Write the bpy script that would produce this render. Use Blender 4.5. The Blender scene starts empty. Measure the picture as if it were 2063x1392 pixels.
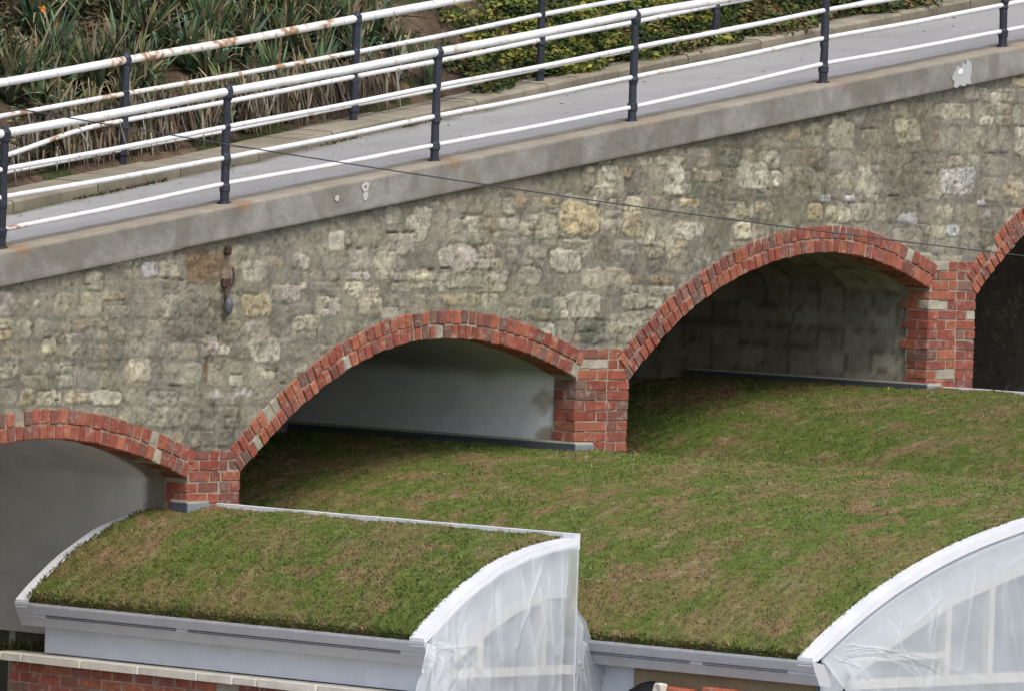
import bpy, math, random
import numpy as np

# ------------------------------------------------------------------ camera
FPX = 16000.0; PHI = math.radians(47.0); ROLL = 0.035
PITCH = math.atan((696.0-214.0)/FPX)
F = np.array([math.sin(PHI)*math.cos(PITCH), math.cos(PHI)*math.cos(PITCH), -math.sin(PITCH)])
R0 = np.array([math.cos(PHI), -math.sin(PHI), 0.0]); U0 = np.cross(R0, F)
R = R0*math.cos(ROLL)+U0*math.sin(ROLL); U = U0*math.cos(ROLL)-R0*math.sin(ROLL)
CAM = -(FPX/262.0)*F; CAM = CAM+np.array([0, 0, 6.5-CAM[2]])
sc = bpy.context.scene
cd = bpy.data.cameras.new('camera'); cam = bpy.data.objects.new('camera', cd)
sc.collection.objects.link(cam); sc.camera = cam
from mathutils import Matrix, Vector
M = Matrix(((R[0], U[0], -F[0], CAM[0]), (R[1], U[1], -F[1], CAM[1]), (R[2], U[2], -F[2], CAM[2]), (0, 0, 0, 1)))
cam.matrix_world = M
cd.sensor_width = 36.0; cd.lens = FPX/2063.0*36.0; cd.clip_start = 1.0; cd.clip_end = 3000.0

# ------------------------------------------------------------------ world, sun, exposure
SUN_EL = math.radians(54); SUN_AZ = math.radians(202)          # azimuth clockwise from +Y
w = bpy.data.worlds.new('World'); sc.world = w; w.use_nodes = True
nt = w.node_tree; bg = nt.nodes['Background']
sky = nt.nodes.new('ShaderNodeTexSky'); sky.sky_type = 'NISHITA'; sky.sun_disc = False
sky.sun_elevation = SUN_EL; sky.sun_rotation = SUN_AZ; sky.air_density = 1.0; sky.dust_density = 3.5; sky.ozone_density = 1.0
nt.links.new(sky.outputs[0], bg.inputs[0]); bg.inputs[1].default_value = 0.15
sl = bpy.data.lights.new('sun', 'SUN'); sl.energy = 1.15; sl.angle = math.radians(26); sl.color = (1.0, 0.96, 0.9)
so = bpy.data.objects.new('sun', sl); sc.collection.objects.link(so)
sd = Vector((math.sin(SUN_AZ)*math.cos(SUN_EL), math.cos(SUN_AZ)*math.cos(SUN_EL), math.sin(SUN_EL)))
so.rotation_euler = sd.to_track_quat('Z', 'Y').to_euler()
sc.view_settings.view_transform = 'Standard'; sc.view_settings.look = 'None'
sc.view_settings.exposure = 0.45; sc.view_settings.gamma = 1.0
sc.render.engine = 'CYCLES'
sc.render.resolution_x = 1024; sc.render.resolution_y = 690

# ------------------------------------------------------------------ helpers
def ray(px, py): return F+R*(px-1031.5)/FPX+U*(696.0-py)/FPX
def on(px, py, ax, v):
    d = ray(px, py); return CAM+d*((v-CAM[ax])/d[ax])
C = sc.collection
rs = np.random.RandomState(7); random.seed(7)
def lat(seed, n=256):
    return np.random.RandomState(seed).rand(n, n)
_L = {}
def vnoise(x, y, seed):
    if seed not in _L: _L[seed] = lat(seed)
    L = _L[seed]; x = np.asarray(x, float); y = np.asarray(y, float)
    xi = np.floor(x).astype(int); yi = np.floor(y).astype(int); fx = x-xi; fy = y-yi
    fx = fx*fx*(3-2*fx); fy = fy*fy*(3-2*fy)
    a = L[xi % 256, yi % 256]; b = L[(xi+1) % 256, yi % 256]; c = L[xi % 256, (yi+1) % 256]; d = L[(xi+1) % 256, (yi+1) % 256]
    return (a*(1-fx)+b*fx)*(1-fy)+(c*(1-fx)+d*fx)*fy
def fbm(x, y, seed, s, o=4, g=.5):
    t = 0; A = 0; a = 1.0
    for k in range(o):
        t = t+a*vnoise(np.asarray(x)*s*2**k+13.7*k, np.asarray(y)*s*2**k+7.1*k, seed+k); A += a; a *= g
    return t/A
def sstep(a, b, x): t = np.clip((x-a)/(b-a), 0, 1); return t*t*(3-2*t)
def mixc(c0, c1, t): t = np.asarray(t)[..., None]; return np.asarray(c0)*(1-t)+np.asarray(c1)*t

def mesh_np(name, v, f, col, mat, parent=None, smooth=False):
    """v (n,3), f (m,k) array or list of arrays, col (n,3) or one colour"""
    me = bpy.data.meshes.new(name)
    v = np.asarray(v, np.float32); fl = f if isinstance(f, list) and not isinstance(f[0], tuple) else [f]
    fl = [np.asarray(q, np.int32) for q in fl if len(q)]
    loops = np.concatenate([q.ravel() for q in fl]); tot = np.concatenate([np.full(len(q), q.shape[1]) for q in fl])
    me.vertices.add(len(v)); me.vertices.foreach_set('co', v.ravel())
    me.loops.add(len(loops)); me.loops.foreach_set('vertex_index', loops)
    me.polygons.add(len(tot)); st = np.concatenate([[0], np.cumsum(tot)[:-1]])
    me.polygons.foreach_set('loop_start', st.astype(np.int32)); me.polygons.foreach_set('loop_total', tot.astype(np.int32))
    me.polygons.foreach_set('use_smooth', np.full(len(tot), bool(smooth)))
    me.update(calc_edges=True); me.validate()
    c = np.asarray(col, np.float32)
    if c.ndim == 1: c = np.tile(c, (len(v), 1))
    a = me.color_attributes.new('Col', 'FLOAT_COLOR', 'POINT')
    a.data.foreach_set('color', np.concatenate([np.clip(c, 0, 1), np.ones((len(v), 1))], 1).astype(np.float32).ravel())
    if mat: me.materials.append(mat)
    o = bpy.data.objects.new(name, me); C.objects.link(o)
    if parent: o.parent = parent
    return o

class MB:
    def __init__(s): s.v = []; s.f3 = []; s.f4 = []; s.fn = []; s.c = []; s.n = 0
    def add(s, v, f, col):
        v = np.asarray(v, float); k = s.n
        s.v.append(v); c = np.asarray(col, float)
        s.c.append(np.tile(c, (len(v), 1)) if c.ndim == 1 else c); s.n += len(v)
        for q in f:
            q = [i+k for i in q]
            (s.f4 if len(q) == 4 else s.f3 if len(q) == 3 else s.fn).append(q)
    def box(s, a, b, col, j=0.0):
        a = np.array(a, float); b = np.array(b, float)
        v = np.array([[x, y, z] for z in (0, 1) for y in (0, 1) for x in (0, 1)], float)*(b-a)+a
        if j: v += (rs.rand(8, 3)-.5)*j
        s.add(v, [(0, 2, 3, 1), (4, 5, 7, 6), (0, 1, 5, 4), (2, 6, 7, 3), (0, 4, 6, 2), (1, 3, 7, 5)], col)
    def cbox(s, a, b, col, ch=.006, j=.003):
        """box with all edges chamfered"""
        a = np.array(a, float); b = np.array(b, float); d = b-a; ch = min(ch, d.min()*.3)
        s.hull8(np.array([[x, y, z] for z in (0, 1) for y in (0, 1) for x in (0, 1)], float)*d+a, col, ch, j)
    def hull8(s, p, col, ch=.006, j=.003):
        """p: 8 corners in the box order; chamfered block"""
        p = np.array(p, float)+(rs.rand(8, 3)-.5)*j
        fs = [(0, 2, 3, 1), (4, 5, 7, 6), (0, 1, 5, 4), (2, 6, 7, 3), (0, 4, 6, 2), (1, 3, 7, 5)]
        cc = p.mean(0); v = []; idx = {}; F_ = []
        for fi, q in enumerate(fs):
            fc = p[list(q)].mean(0); ids = []
            for i in q:
                e = p[i]-fc; L = np.linalg.norm(e); v.append(p[i]-e/L*ch*1.4); idx[(fi, i)] = len(v)-1; ids.append(len(v)-1)
            F_.append(tuple(ids))
        inc = {i: [fi for fi, q in enumerate(fs) if i in q] for i in range(8)}
        for i in range(8): F_.append(tuple(idx[(fi, i)] for fi in inc[i]))
        done = set()
        for fi, q in enumerate(fs):
            for k in range(4):
                a_, b_ = q[k], q[(k+1) % 4]; e = frozenset((a_, b_))
                if e in done: continue
                done.add(e)
                gi = [g for g in inc[a_] if g in inc[b_] and g != fi][0]
                F_.append((idx[(fi, a_)], idx[(fi, b_)], idx[(gi, b_)], idx[(gi, a_)]))
        s.add(v, F_, col)
    def tube(s, pts, r, n=10, col=(.8, .8, .8), cap=True):
        P = np.array(pts, float); m = len(P); r = np.broadcast_to(np.asarray(r, float), (m,))
        T = np.gradient(P, axis=0); T /= np.linalg.norm(T, axis=1)[:, None]
        ref = np.array([0, 0, 1.0]) if abs(T[0][2]) < .9 else np.array([0, 1.0, 0])
        A = np.cross(T, ref); A /= np.linalg.norm(A, axis=1)[:, None]; B = np.cross(T, A)
        th = np.arange(n)*2*math.pi/n
        v = (P[:, None]+r[:, None, None]*(np.cos(th)[None, :, None]*A[:, None]+np.sin(th)[None, :, None]*B[:, None])).reshape(-1, 3)
        f = [(i*n+k, i*n+(k+1) % n, (i+1)*n+(k+1) % n, (i+1)*n+k) for i in range(m-1) for k in range(n)]
        if cap: f += [tuple(range(n))[::-1], tuple((m-1)*n+k for k in range(n))]
        c = np.asarray(col, float)
        if c.ndim == 2 and len(c) == m: c = np.repeat(c, n, 0)
        s.add(v, f, c)
    def extr(s, prof, y0, y1, col, fan=0):
        """closed XZ profile extruded along Y"""
        n = len(prof); v = [(x, y0, z) for x, z in prof]+[(x, y1, z) for x, z in prof]
        f = [(i, (i+1) % n, n+(i+1) % n, n+i) for i in range(n)]+[(fan, (fan+i+1) % n, (fan+i) % n) for i in range(1, n-1)]+[(n+fan, n+(fan+i) % n, n+(fan+i+1) % n) for i in range(1, n-1)]
        s.add(v, f, col)
    def build(s, name, mat, parent=None, smooth=False):
        fs = []
        for q in (s.f3, s.f4): 
            if q: fs.append(np.array(q))
        by = {}
        for q in s.fn: by.setdefault(len(q), []).append(q)
        for k in by: fs.append(np.array(by[k]))
        return mesh_np(name, np.concatenate(s.v), fs, np.concatenate(s.c), mat, parent, smooth)

def tag(o, label=None, cat=None, group=None, kind=None):
    if label: o['label'] = label
    if cat: o['category'] = cat
    if group: o['group'] = group
    if kind: o['kind'] = kind
    return o
def empty(name, loc=(0, 0, 0)):
    o = bpy.data.objects.new(name, None); C.objects.link(o); o.location = loc; o.empty_display_size = .2; return o
def adopt(root):
    """children were built in world coordinates: keep them there"""
    bpy.context.view_layer.update()
    for ch in root.children: ch.matrix_parent_inverse = root.matrix_world.inverted()

def mat_vc(name, rough=.9, spec=.3, n1=(20, .25), n2=(120, .2), bump=(60, .01), base=None, metal=0.0):
    m = bpy.data.materials.new(name); m.use_nodes = True; t = m.node_tree; b = t.nodes['Principled BSDF']
    N = t.nodes.new; L = t.links.new
    if base is None:
        a = N('ShaderNodeAttribute'); a.attribute_name = 'Col'; src = a.outputs['Color']
    else:
        a = N('ShaderNodeRGB'); a.outputs[0].default_value = (*base, 1); src = a.outputs[0]
    tc = N('ShaderNodeTexCoord')
    for sc_, amt in (n1, n2):
        if amt <= 0: continue
        no = N('ShaderNodeTexNoise'); no.inputs['Scale'].default_value = sc_; no.inputs['Detail'].default_value = 5
        L(tc.outputs['Object'], no.inputs['Vector'])
        mr = N('ShaderNodeMapRange'); mr.inputs[1].default_value = .25; mr.inputs[2].default_value = .75
        mr.inputs[3].default_value = 1-amt; mr.inputs[4].default_value = 1+amt; L(no.outputs[0], mr.inputs[0])
        mx = N('ShaderNodeVectorMath'); mx.operation = 'SCALE'; L(src, mx.inputs[0]); L(mr.outputs[0], mx.inputs['Scale']); src = mx.outputs[0]
    L(src, b.inputs['Base Color'])
    b.inputs['Roughness'].default_value = rough; b.inputs['Specular IOR Level'].default_value = spec; b.inputs['Metallic'].default_value = metal
    if bump and bump[1] > 0:
        no = N('ShaderNodeTexNoise'); no.inputs['Scale'].default_value = bump[0]; no.inputs['Detail'].default_value = 8
        L(tc.outputs['Object'], no.inputs['Vector'])
        bp = N('ShaderNodeBump'); bp.inputs['Distance'].default_value = bump[1]; bp.inputs['Strength'].default_value = 1
        L(no.outputs[0], bp.inputs['Height']); L(bp.outputs[0], b.inputs['Normal'])
    return m
MS = mat_vc('rubble_stone', .95, .2, (9, .16), (70, .22), (55, .0022))
MC = mat_vc('weathered_concrete', .95, .2, (6, .14), (80, .16), (60, .0012))
def mat_brick():
    m = mat_vc('red_brick', .92, .2, (14, .22), (75, .25), (90, .003)); t = m.node_tree; b = t.nodes['Principled BSDF']; N = t.nodes.new; L = t.links.new
    src = b.inputs['Base Color'].links[0].from_socket; tc = N('ShaderNodeTexCoord')
    for sc_, lo, hi, c, amt in ((13, .54, .68, (.40, .34, .28), .6), (34, .60, .70, (.40, .33, .27), .5), (5, .56, .72, (.10, .06, .045), .5), (48, .62, .70, (.06, .035, .025), .6)):
        no = N('ShaderNodeTexNoise'); no.inputs['Scale'].default_value = sc_; no.inputs['Detail'].default_value = 6; no.inputs['Roughness'].default_value = .65; L(tc.outputs['Object'], no.inputs['Vector'])
        mr = N('ShaderNodeMapRange'); mr.inputs[1].default_value = lo; mr.inputs[2].default_value = hi; mr.inputs[4].default_value = amt; L(no.outputs[0], mr.inputs[0])
        mx = N('ShaderNodeMix'); mx.data_type = 'RGBA'; L(mr.outputs[0], mx.inputs['Factor']); L(src, mx.inputs['A']); mx.inputs['B'].default_value = (*c, 1); src = mx.outputs['Result']
    L(src, b.inputs['Base Color']); return m
MB_ = mat_brick()
MP = mat_vc('painted_metal', .45, .4, (8, .05), (60, .04), (40, .0005))
MI = mat_vc('black_iron', .5, .4, (20, .3), (80, .2), (50, .001))
MT = mat_vc('turf_surface', 1.0, .05, (16, .3), (90, .4), (70, .004))
ML = mat_vc('leaf', .65, .25, (5, .2), (0, 0), None)
MPL = mat_vc('plaster', .85, .2, (4, .08), (30, .05), (12, .003))
MA = mat_vc('tarmac', .9, .3, (3, .07), (150, .12), None)
MW = mat_vc('white_coated_panel', .5, .35, (5, .07), (40, .03), (30, .0003))
MG = mat_vc('soil', 1.0, .1, (10, .3), (60, .35), (30, .01))
MGL = mat_vc('window_pane', .25, .5, (3, .12), (0, 0), None)

def strip_y(prof, y0, y1, dz0, dz1, col, mb):
    """solid band following an XZ profile, from dz0 to dz1 above it"""
    n = len(prof); P = np.array(prof)
    v = [(x, y, z+dz) for y, dz in ((y0, dz0), (y1, dz0), (y1, dz1), (y0, dz1)) for x, z in P]
    f = [(k*n+i, k*n+i+1, ((k+1) % 4)*n+i+1, ((k+1) % 4)*n+i) for k in range(4) for i in range(n-1)]
    f += [(0, n, 2*n, 3*n), (n-1, 4*n-1, 3*n-1, 2*n-1)]
    mb.add(v, f, col)

# ------------------------------------------------------------------ shared lines of the place
XW0, XW1 = -8.0, 9.3
def ztop(X): return 5.324+.1587*(np.asarray(X)+5.474)          # coping top
_cb = [on(x, y, 1, -.05) for x, y in ((0, 578), (870, 399), (2063, 149.5))]
_pb = np.polyfit([p[0] for p in _cb], [p[2] for p in _cb], 1)
def zcb(X): return np.polyval(_pb, X)                          # coping underside
I2 = np.array([on(x, y, 1, 0) for x, y in [(483, 950), (517, 915), (603, 821), (650, 780), (700, 747), (768, 708), (851, 688), (937, 683), (1009, 694), (1081, 722), (1125, 742), (1161, 762)]])
I3 = np.array([on(x, y, 1, 0) for x, y in [(1267, 767), (1304, 717), (1387, 629), (1467, 571), (1542, 533), (1617, 515), (1692, 510), (1750, 521), (1813, 548), (1873, 583)]])
P2 = np.polyfit(I2[:, 0], I2[:, 2], 5); P3 = np.polyfit(I3[:, 0], I3[:, 2], 5)
ARCH = [  # X left, X right, intrados height function
    (-7.12, -3.46, lambda X: np.polyval(P2, np.asarray(X)+4.2)-.737),
    (-2.91, .745, lambda X: np.polyval(P2, X)),
    (1.35, 4.96, lambda X: np.polyval(P3, X)),
    (5.55, 9.16, lambda X: np.polyval(P3, np.asarray(X)-4.2)+.70)]
PIERS = [(-7.72, -7.12, 3.15), (-3.46, -2.91, 3.887), (.745, 1.35, 4.636), (4.96, 5.55, 5.357), (9.16, 9.3, 6.05)]
RT = .215                                                       # ring thickness
def arc_pts(k, n=240):
    a, b, fn = ARCH[k]; X = np.linspace(a, b, n); Z = fn(X)
    s = np.concatenate([[0], np.cumsum(np.hypot(np.diff(X), np.diff(Z)))])
    tx, tz = np.gradient(X), np.gradient(Z); L = np.hypot(tx, tz)
    return X, Z, s, -tz/L, tx/L
EXT = []
for k in range(4):
    X, Z, s, nx, nz = arc_pts(k); EXT.append((X+nx*RT, Z+nz*RT))

# ------------------------------------------------------------------ ground, hill, path
o = mesh_np('ground', [(-600, -600, 0), (600, -600, 0), (600, 600, 0), (-600, 600, 0)], [(0, 1, 2, 3)], (.32, .3, .27), MC); tag(o, kind='structure')
KX = [-9, -3.86, -1.43, .11, 2.45, 4.53, 9.5]; KY0 = [1.62, 1.67, 1.80, 1.98, 2.22, 2.36, 2.42]; KY1 = [2.2, 2.2, 2.22, 2.38, 2.6, 2.66, 2.72]
def ky0(X): return np.interp(X, KX, KY0)
def ky1(X): return np.interp(X, KX, KY1)
def grid_obj(name, gx, gy, zf, cf, mat, parent=None, smooth=True):
    X, Y = np.meshgrid(gx, gy, indexing='ij'); Zz = zf(X, Y); c = cf(X, Y)
    v = np.stack([X, Y, Zz], -1).reshape(-1, 3); n, m = X.shape
    i = np.arange(n*m).reshape(n, m)
    f = np.stack([i[:-1, :-1], i[1:, :-1], i[1:, 1:], i[:-1, 1:]], -1).reshape(-1, 4)
    return mesh_np(name, v, f, c.reshape(-1, 3), mat, parent, smooth)
gx = np.linspace(-30, 30, 900); 
def path_y(u, X): return .27+u*(ky0(X)+.05-.27)
X, Uu = np.meshgrid(gx, np.linspace(0, 1, 30), indexing='ij'); Y = path_y(Uu, X)
col = mixc((.355, .345, .325), (.315, .305, .29), sstep(.2, .8, fbm(X, Y, 31, .8)))*(.95+.10*fbm(X, Y, 30, 16, 3))[..., None]
col = mixc(col, (.27, .26, .24), sstep(.62, .75, fbm(X*.5, Y, 29, 5, 3))*.3)
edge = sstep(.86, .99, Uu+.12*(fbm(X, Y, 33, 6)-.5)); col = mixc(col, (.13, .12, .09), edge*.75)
col = mixc(col, (.07, .1, .03), edge*sstep(.5, .62, fbm(X, Y, 34, 1.7)))
e0 = 1-sstep(.0, .05, Uu+.05*(fbm(X, Y, 35, 8)-.5)); col = mixc(col, (.24, .2, .15), e0*.7)
i = np.arange(X.size).reshape(X.shape)
o = mesh_np('path', np.stack([X, Y, ztop(X)-.03+.006*(fbm(X, Y, 36, 1)-.5)], -1).reshape(-1, 3), np.stack([i[:-1, :-1], i[1:, :-1], i[1:, 1:], i[:-1, 1:]], -1).reshape(-1, 4), col.reshape(-1, 3), MA, smooth=True)
tag(o, kind='structure')
# kerb, with joints
mb = MB(); xs = np.arange(-12, 12, .92)
for q, x0 in enumerate(xs):
    x1 = x0+.91; n = 9
    for k in range(n):
        a = x0+(x1-x0)*k/n; b = x0+(x1-x0)*(k+1)/n
        c = np.array((.27, .24, .18))*(.8+.35*vnoise((a*4), q*1.0, 38)+.1*rs.rand()); jz = .006*math.sin(q*2.1)
        for_ = []
        for xx in (a, b):
            ya, yb = ky0(xx), ky1(xx); zt = float(ztop(xx))+.06+jz; ch = .02
            for_ += [(xx, ya, zt-.2), (xx, ya, zt-ch), (xx, ya+ch, zt), (xx, yb, zt+.01), (xx, yb, zt-.2)]
        v = np.array(for_)+(rs.rand(10, 3)-.5)*.004
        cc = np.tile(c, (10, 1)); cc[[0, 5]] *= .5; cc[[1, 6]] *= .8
        mb.add(v, [(0, 5, 6, 1), (1, 6, 7, 2), (2, 7, 8, 3), (3, 8, 9, 4)]+([(0, 1, 2, 3, 4)] if k == 0 else [])+([(9, 8, 7, 6, 5)] if k == n-1 else []), cc)
o = mb.build('kerb', MC); tag(o, kind='structure')
def hillz(X, Y):
    d = np.maximum(0, Y-ky1(np.clip(X, -9, 9.5)))
    h = ztop(X)+.03+d*.62+.14*(fbm(X, Y, 41, 1.6)-.5)*np.minimum(1, d*3)+.06*(fbm(X, Y, 43, 7)-.5)
    return h
def hcol(X, Y):
    c = mixc((.085, .06, .042), (.15, .105, .07), sstep(.4, .65, fbm(X, Y, 45, 2.5)))
    return mixc(c, (.045, .055, .022), sstep(.52, .62, fbm(X, Y, 47, 3)))
Xh, Vv = np.meshgrid(np.concatenate([np.linspace(-40, -9, 40)[:-1], np.linspace(-9, 10, 520), np.linspace(10, 40, 40)[1:]]), np.concatenate([np.linspace(-.04, 6, 260), np.linspace(6, 40, 40)[1:]]), indexing='ij')
Yh = ky1(np.clip(Xh, -9, 9.5))+Vv; i = np.arange(Xh.size).reshape(Xh.shape)
o = mesh_np('hillside', np.stack([Xh, Yh, hillz(Xh, Yh)], -1).reshape(-1, 3), np.stack([i[:-1, :-1], i[1:, :-1], i[1:, 1:], i[:-1, 1:]], -1).reshape(-1, 4), hcol(Xh, Yh).reshape(-1, 3), MG, smooth=True)
tag(o, kind='structure')
def at_hill(px, py):
    d = ray(px, py); t0 = (1.0-CAM[1])/d[1]; t1 = (30.0-CAM[1])/d[1]
    for t in np.linspace(t0, t1, 3000):
        p = CAM+d*t
        if p[2] < hillz(p[0], p[1]) and p[1] > ky1(p[0]): return p
    return p

# ------------------------------------------------------------------ the viaduct
via = empty('stone_viaduct', (0, 0, 0))
tag(via, 'rubble stone viaduct wall carrying the sloping path over red brick arches', 'viaduct')
step = .0115
gx = np.arange(XW0, XW1, step); gz = np.arange(2.9, 7.5, step)
X, Z = np.meshgrid(gx, gz, indexing='ij')
big = fbm(X, Z, 51, .7, 3); med = fbm(X, Z, 53, 3.2, 4); fine = fbm(X, Z, 55, 17, 4); vf = fbm(X, Z, 57, 60, 2)
MORT = np.array((.215, .20, .165))
col = mixc(MORT*.88, (.27, .25, .185), sstep(.35, .68, med)*.75)
col = mixc(col, (.155, .15, .105), sstep(.5, .68, big)*.55)
col = mixc(col, (.25, .22, .185), sstep(.55, .7, fbm(X, Z, 59, 1.6, 3))*.6)
H = .010*(med-.5)+.011*(fine-.5)+.005*(vf-.5)
TY = {'C': (.45, .415, .30), 'P': (.50, .475, .38), 'Y': (.43, .36, .22), 'O': (.26, .19, .115), 'G': (.36, .355, .27), 'D': (.15, .155, .12),
      'K': (.42, .37, .325), 'B': (.50, .50, .50), 'W': (.58, .59, .54), 'T': (.30, .27, .21), 'R': (.18, .125, .075), 'M': (.165, .152, .125)}
def stone(px0, py0, px1, py1, ty, st=1.0, sq=4.5):
    a = on(px0, (py0+py1)/2, 1, 0); b = on(px1, (py0+py1)/2, 1, 0); cx = (a[0]+b[0])/2; hw = (b[0]-a[0])/2
    m_ = on((px0+px1)/2, (py0+py1)/2, 1, 0); hz = (py1-py0)/2/262.0
    paint(m_[0], m_[2], hw, hz, ty, st, sq)
def paint(cx, cz, hw, hz, ty, st=1.0, sq=4.5):
    global col
    i0, i1 = np.searchsorted(gx, [cx-hw*1.5, cx+hw*1.5]); j0, j1 = np.searchsorted(gz, [cz-hz*1.5, cz+hz*1.5])
    if i1-i0 < 2 or j1-j0 < 2: return
    s = np.s_[i0:i1, j0:j1]; x = X[s]; z = Z[s]; sd = int(abs(cx*977+cz*373)*10) % 200
    wx = .10*(fbm(x, z, 300+sd % 17, 7, 3)-.5)*2*.45; wz = .10*(fbm(x, z, 330+sd % 13, 7, 3)-.5)*2*.45
    sk = (rs.rand()-.5)*.16
    u = (x-cx+wx*min(1, hw*5)+sk*(z-cz))/hw; v = (z-cz+wz*min(1, hz*5))/hz
    d = (np.abs(u)**sq+np.abs(v)**sq)**(1/sq)
    mk = 1-sstep(.90, 1.03, d+.30*(fine[s]-.5)+.12*(vf[s]-.5))
    tc = np.array(TY[ty])*(.9+.2*rs.rand())
    c = mixc(tc*.82, tc*1.13, sstep(.3, .7, fbm(x, z, 400+sd % 11, 11, 4)))*(.72+.56*fbm(x, z, 404+sd % 11, 38, 2))[..., None]
    c = mixc(c, MORT*.8, sstep(.60, .72, fbm(x, z, 420+sd % 7, 16, 3))*.6)
    c = mixc(c, (.34, .29, .19), sstep(.58, .72, fbm(x, z, 440+sd % 9, 5, 3))*.35)
    pit = sstep(.70, .78, fbm(x, z, 460+sd % 5, 32, 2)); c = mixc(c, (.09, .08, .055), pit*.7)
    smear = sstep(.42, .62, fbm(x, z, 480+sd % 19, 5.5, 3)+(.16 if st < .6 else 0))
    a = np.clip(mk*(st*(1.05-.4*smear)), 0, 1)
    col[s] = mixc(col[s], c, a)
    H[s] += a*(.010+.013*(fbm(x, z, 500+sd % 7, 12, 4)-.5)*2)-pit*a*.008
    # open joint round part of the stone
    up = .6+.4*np.clip(v, -1, 1)
    rim = np.exp(-((d+.3*(fine[s]-.5)-1.06)/.05)**2)*sstep(.40, .58, fbm(x, z, 520+sd % 19, 4, 2))*st*up
    rim = np.clip(rim, 0, 1)*min(1, .11/min(hw, hz)*.5+.25)
    col[s] = mixc(col[s], (.055, .05, .035), rim*.75); H[s] -= rim*.012
# random squared rubble in rough beds first, then the stones one can point at in the photograph
zr = 3.0; q = 0
while zr < 7.4:
    hgt = random.choice([.12, .16, .19, .22]); xr = XW0-random.random()*.3
    while xr < XW1:
        wd = random.uniform(.15, .38)
        sub = random.random()
        ty = random.choice('CCCGGGTTTMMPPYKGMDTP'); st = random.choice([.2, .3, .4, .5, .6, .75, .85])
        if sub < .25 and hgt > .14:
            paint(xr+wd/2, zr+hgt*.27, wd*.46, hgt*.22, ty, st); paint(xr+wd/2, zr+hgt*.76, wd*.46, hgt*.2, random.choice('CGTPMO'), st)
        else: paint(xr+wd/2, zr+hgt/2+random.uniform(-.012, .012), wd*.47, hgt*.46, ty, st)
        xr += wd+.015
    zr += hgt+.012
for cx in range(420):
    paint(random.uniform(XW0, XW1), random.uniform(3, 7.4), random.uniform(.02, .05), random.uniform(.015, .04), random.choice('CPGTOYKM'), random.uniform(.3, .9), 2.2)
ST = """778 471 839 517 K .8|754 510 798 567 C .9|700 503 747 567 K .6|819 544 873 584 C .9|904 493 958 547 K .8|958 496 998 544 K .9|988 547 1026 571 K .9|1043 540 1093 574 G .9|775 418 812 452 G .6|829 418 870 462 P .7|904 442 965 469 G .7|971 428 1005 469 O .7|1073 432 1124 483 C .8|1046 449 1073 476 C .8|1124 408 1206 476 Y 1|1209 425 1256 479 T .9|1252 425 1300 478 Y .9|1090 398 1124 422 Y .9|1192 371 1236 401 P .9|1212 333 1246 367 P .9|1338 333 1379 394 P .8|1256 340 1277 360 O .8|1032 388 1060 422 O .6|1063 598 1127 646 D .85|1131 588 1209 646 P .8|1165 645 1219 693 D .95|1229 629 1256 680 G .6|1256 629 1307 660 G .7|1256 591 1341 625 G .8|1155 483 1195 513 C .7|1127 483 1151 503 G .7|1236 483 1290 517 K .6|1300 486 1338 520 C .8|1338 493 1372 523 C .8|1355 449 1400 486 P .8|1172 540 1270 581 C .7|724 601 771 635 C .8|887 591 970 615 Y .6|971 591 1002 622 C .9|883 547 985 581 G .6|700 578 764 601 C .7|1022 479 1090 530 K .5|921 472 978 494 G .6|1488 325 1550 384 P .75|1554 342 1575 380 P .8|1575 339 1647 380 T .7|1720 332 1782 391 P .65|1682 346 1720 387 C .7|1893 336 1965 394 W .95|2020 367 2058 401 Y .7|1803 239 1858 291 C .85|1886 208 1958 242 C .8|1478 446 1516 484 C .95|1478 415 1509 436 Y .6|1516 412 1544 432 Y .7|1371 401 1412 418 Y .8|1350 336 1378 374 P .7|1357 446 1419 477 P .6|1664 415 1713 450 C .8|1654 394 1675 408 B 1|1699 394 1723 408 B 1|1810 429 1851 453 B .6|1868 456 1903 484 C .7|1906 453 1934 477 B .8|1969 405 1986 418 B .9|1979 418 1996 439 B .7|1571 253 1616 284 O .6|1523 256 1557 277 C .5|1609 301 1640 332 O .5|1675 232 1703 253 C .8|1996 187 2017 215 P .6|2045 256 2070 318 P .7|1689 287 1723 308 C .5|1972 235 2000 256 P .6|2017 215 2038 253 O .6|287 528 320 558 B .7|323 525 360 560 C .8|373 505 450 572 R .95|121 676 164 719 G .7|86 686 114 714 C .8|207 591 252 606 Y .5|260 722 307 767 C .6|406 681 441 719 K .9|443 696 461 717 P .9|335 732 411 775 G .6|121 737 156 782 G .7|0 714 38 762 G .7|136 792 190 810 C .6|486 525 540 573 P .6|504 683 565 730 P .7|543 575 608 609 K .8|651 601 685 635 K .8|595 635 646 665 C .7|540 618 590 674 M .7|590 515 625 545 K .8|660 467 694 506 P .6|330 600 470 680 M .9|150 650 250 740 M .7|380 800 480 900 M .95|500 740 560 800 C .6|1750 300 1880 400 M .7|1380 520 1440 600 M .6|1800 460 1860 500 T .6|1940 440 2000 500 M .8|1420 360 1480 430 M .8|250 800 380 860 G .5"""
for q in ST.split('|'):
    a = q.split(); stone(*[float(t) for t in a[:4]], a[4], float(a[5]))
def gash(px0, py0, px1, py1, dep=.03):
    p = on(px0, py0, 1, 0); q = on(px1, py1, 1, 0); L = np.hypot(q[0]-p[0], q[2]-p[2])
    tt = np.clip(((X-p[0])*(q[0]-p[0])+(Z-p[2])*(q[2]-p[2]))/L**2, 0, 1)
    d = np.hypot(X-p[0]-tt*(q[0]-p[0]), Z-p[2]-tt*(q[2]-p[2]))
    m_ = np.exp(-(d/(.0085*(.4+1.2*fine)))**2)*sstep(.3, .6, fbm(X, Z, 92, 14, 2)); return m_, dep*.5
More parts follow.
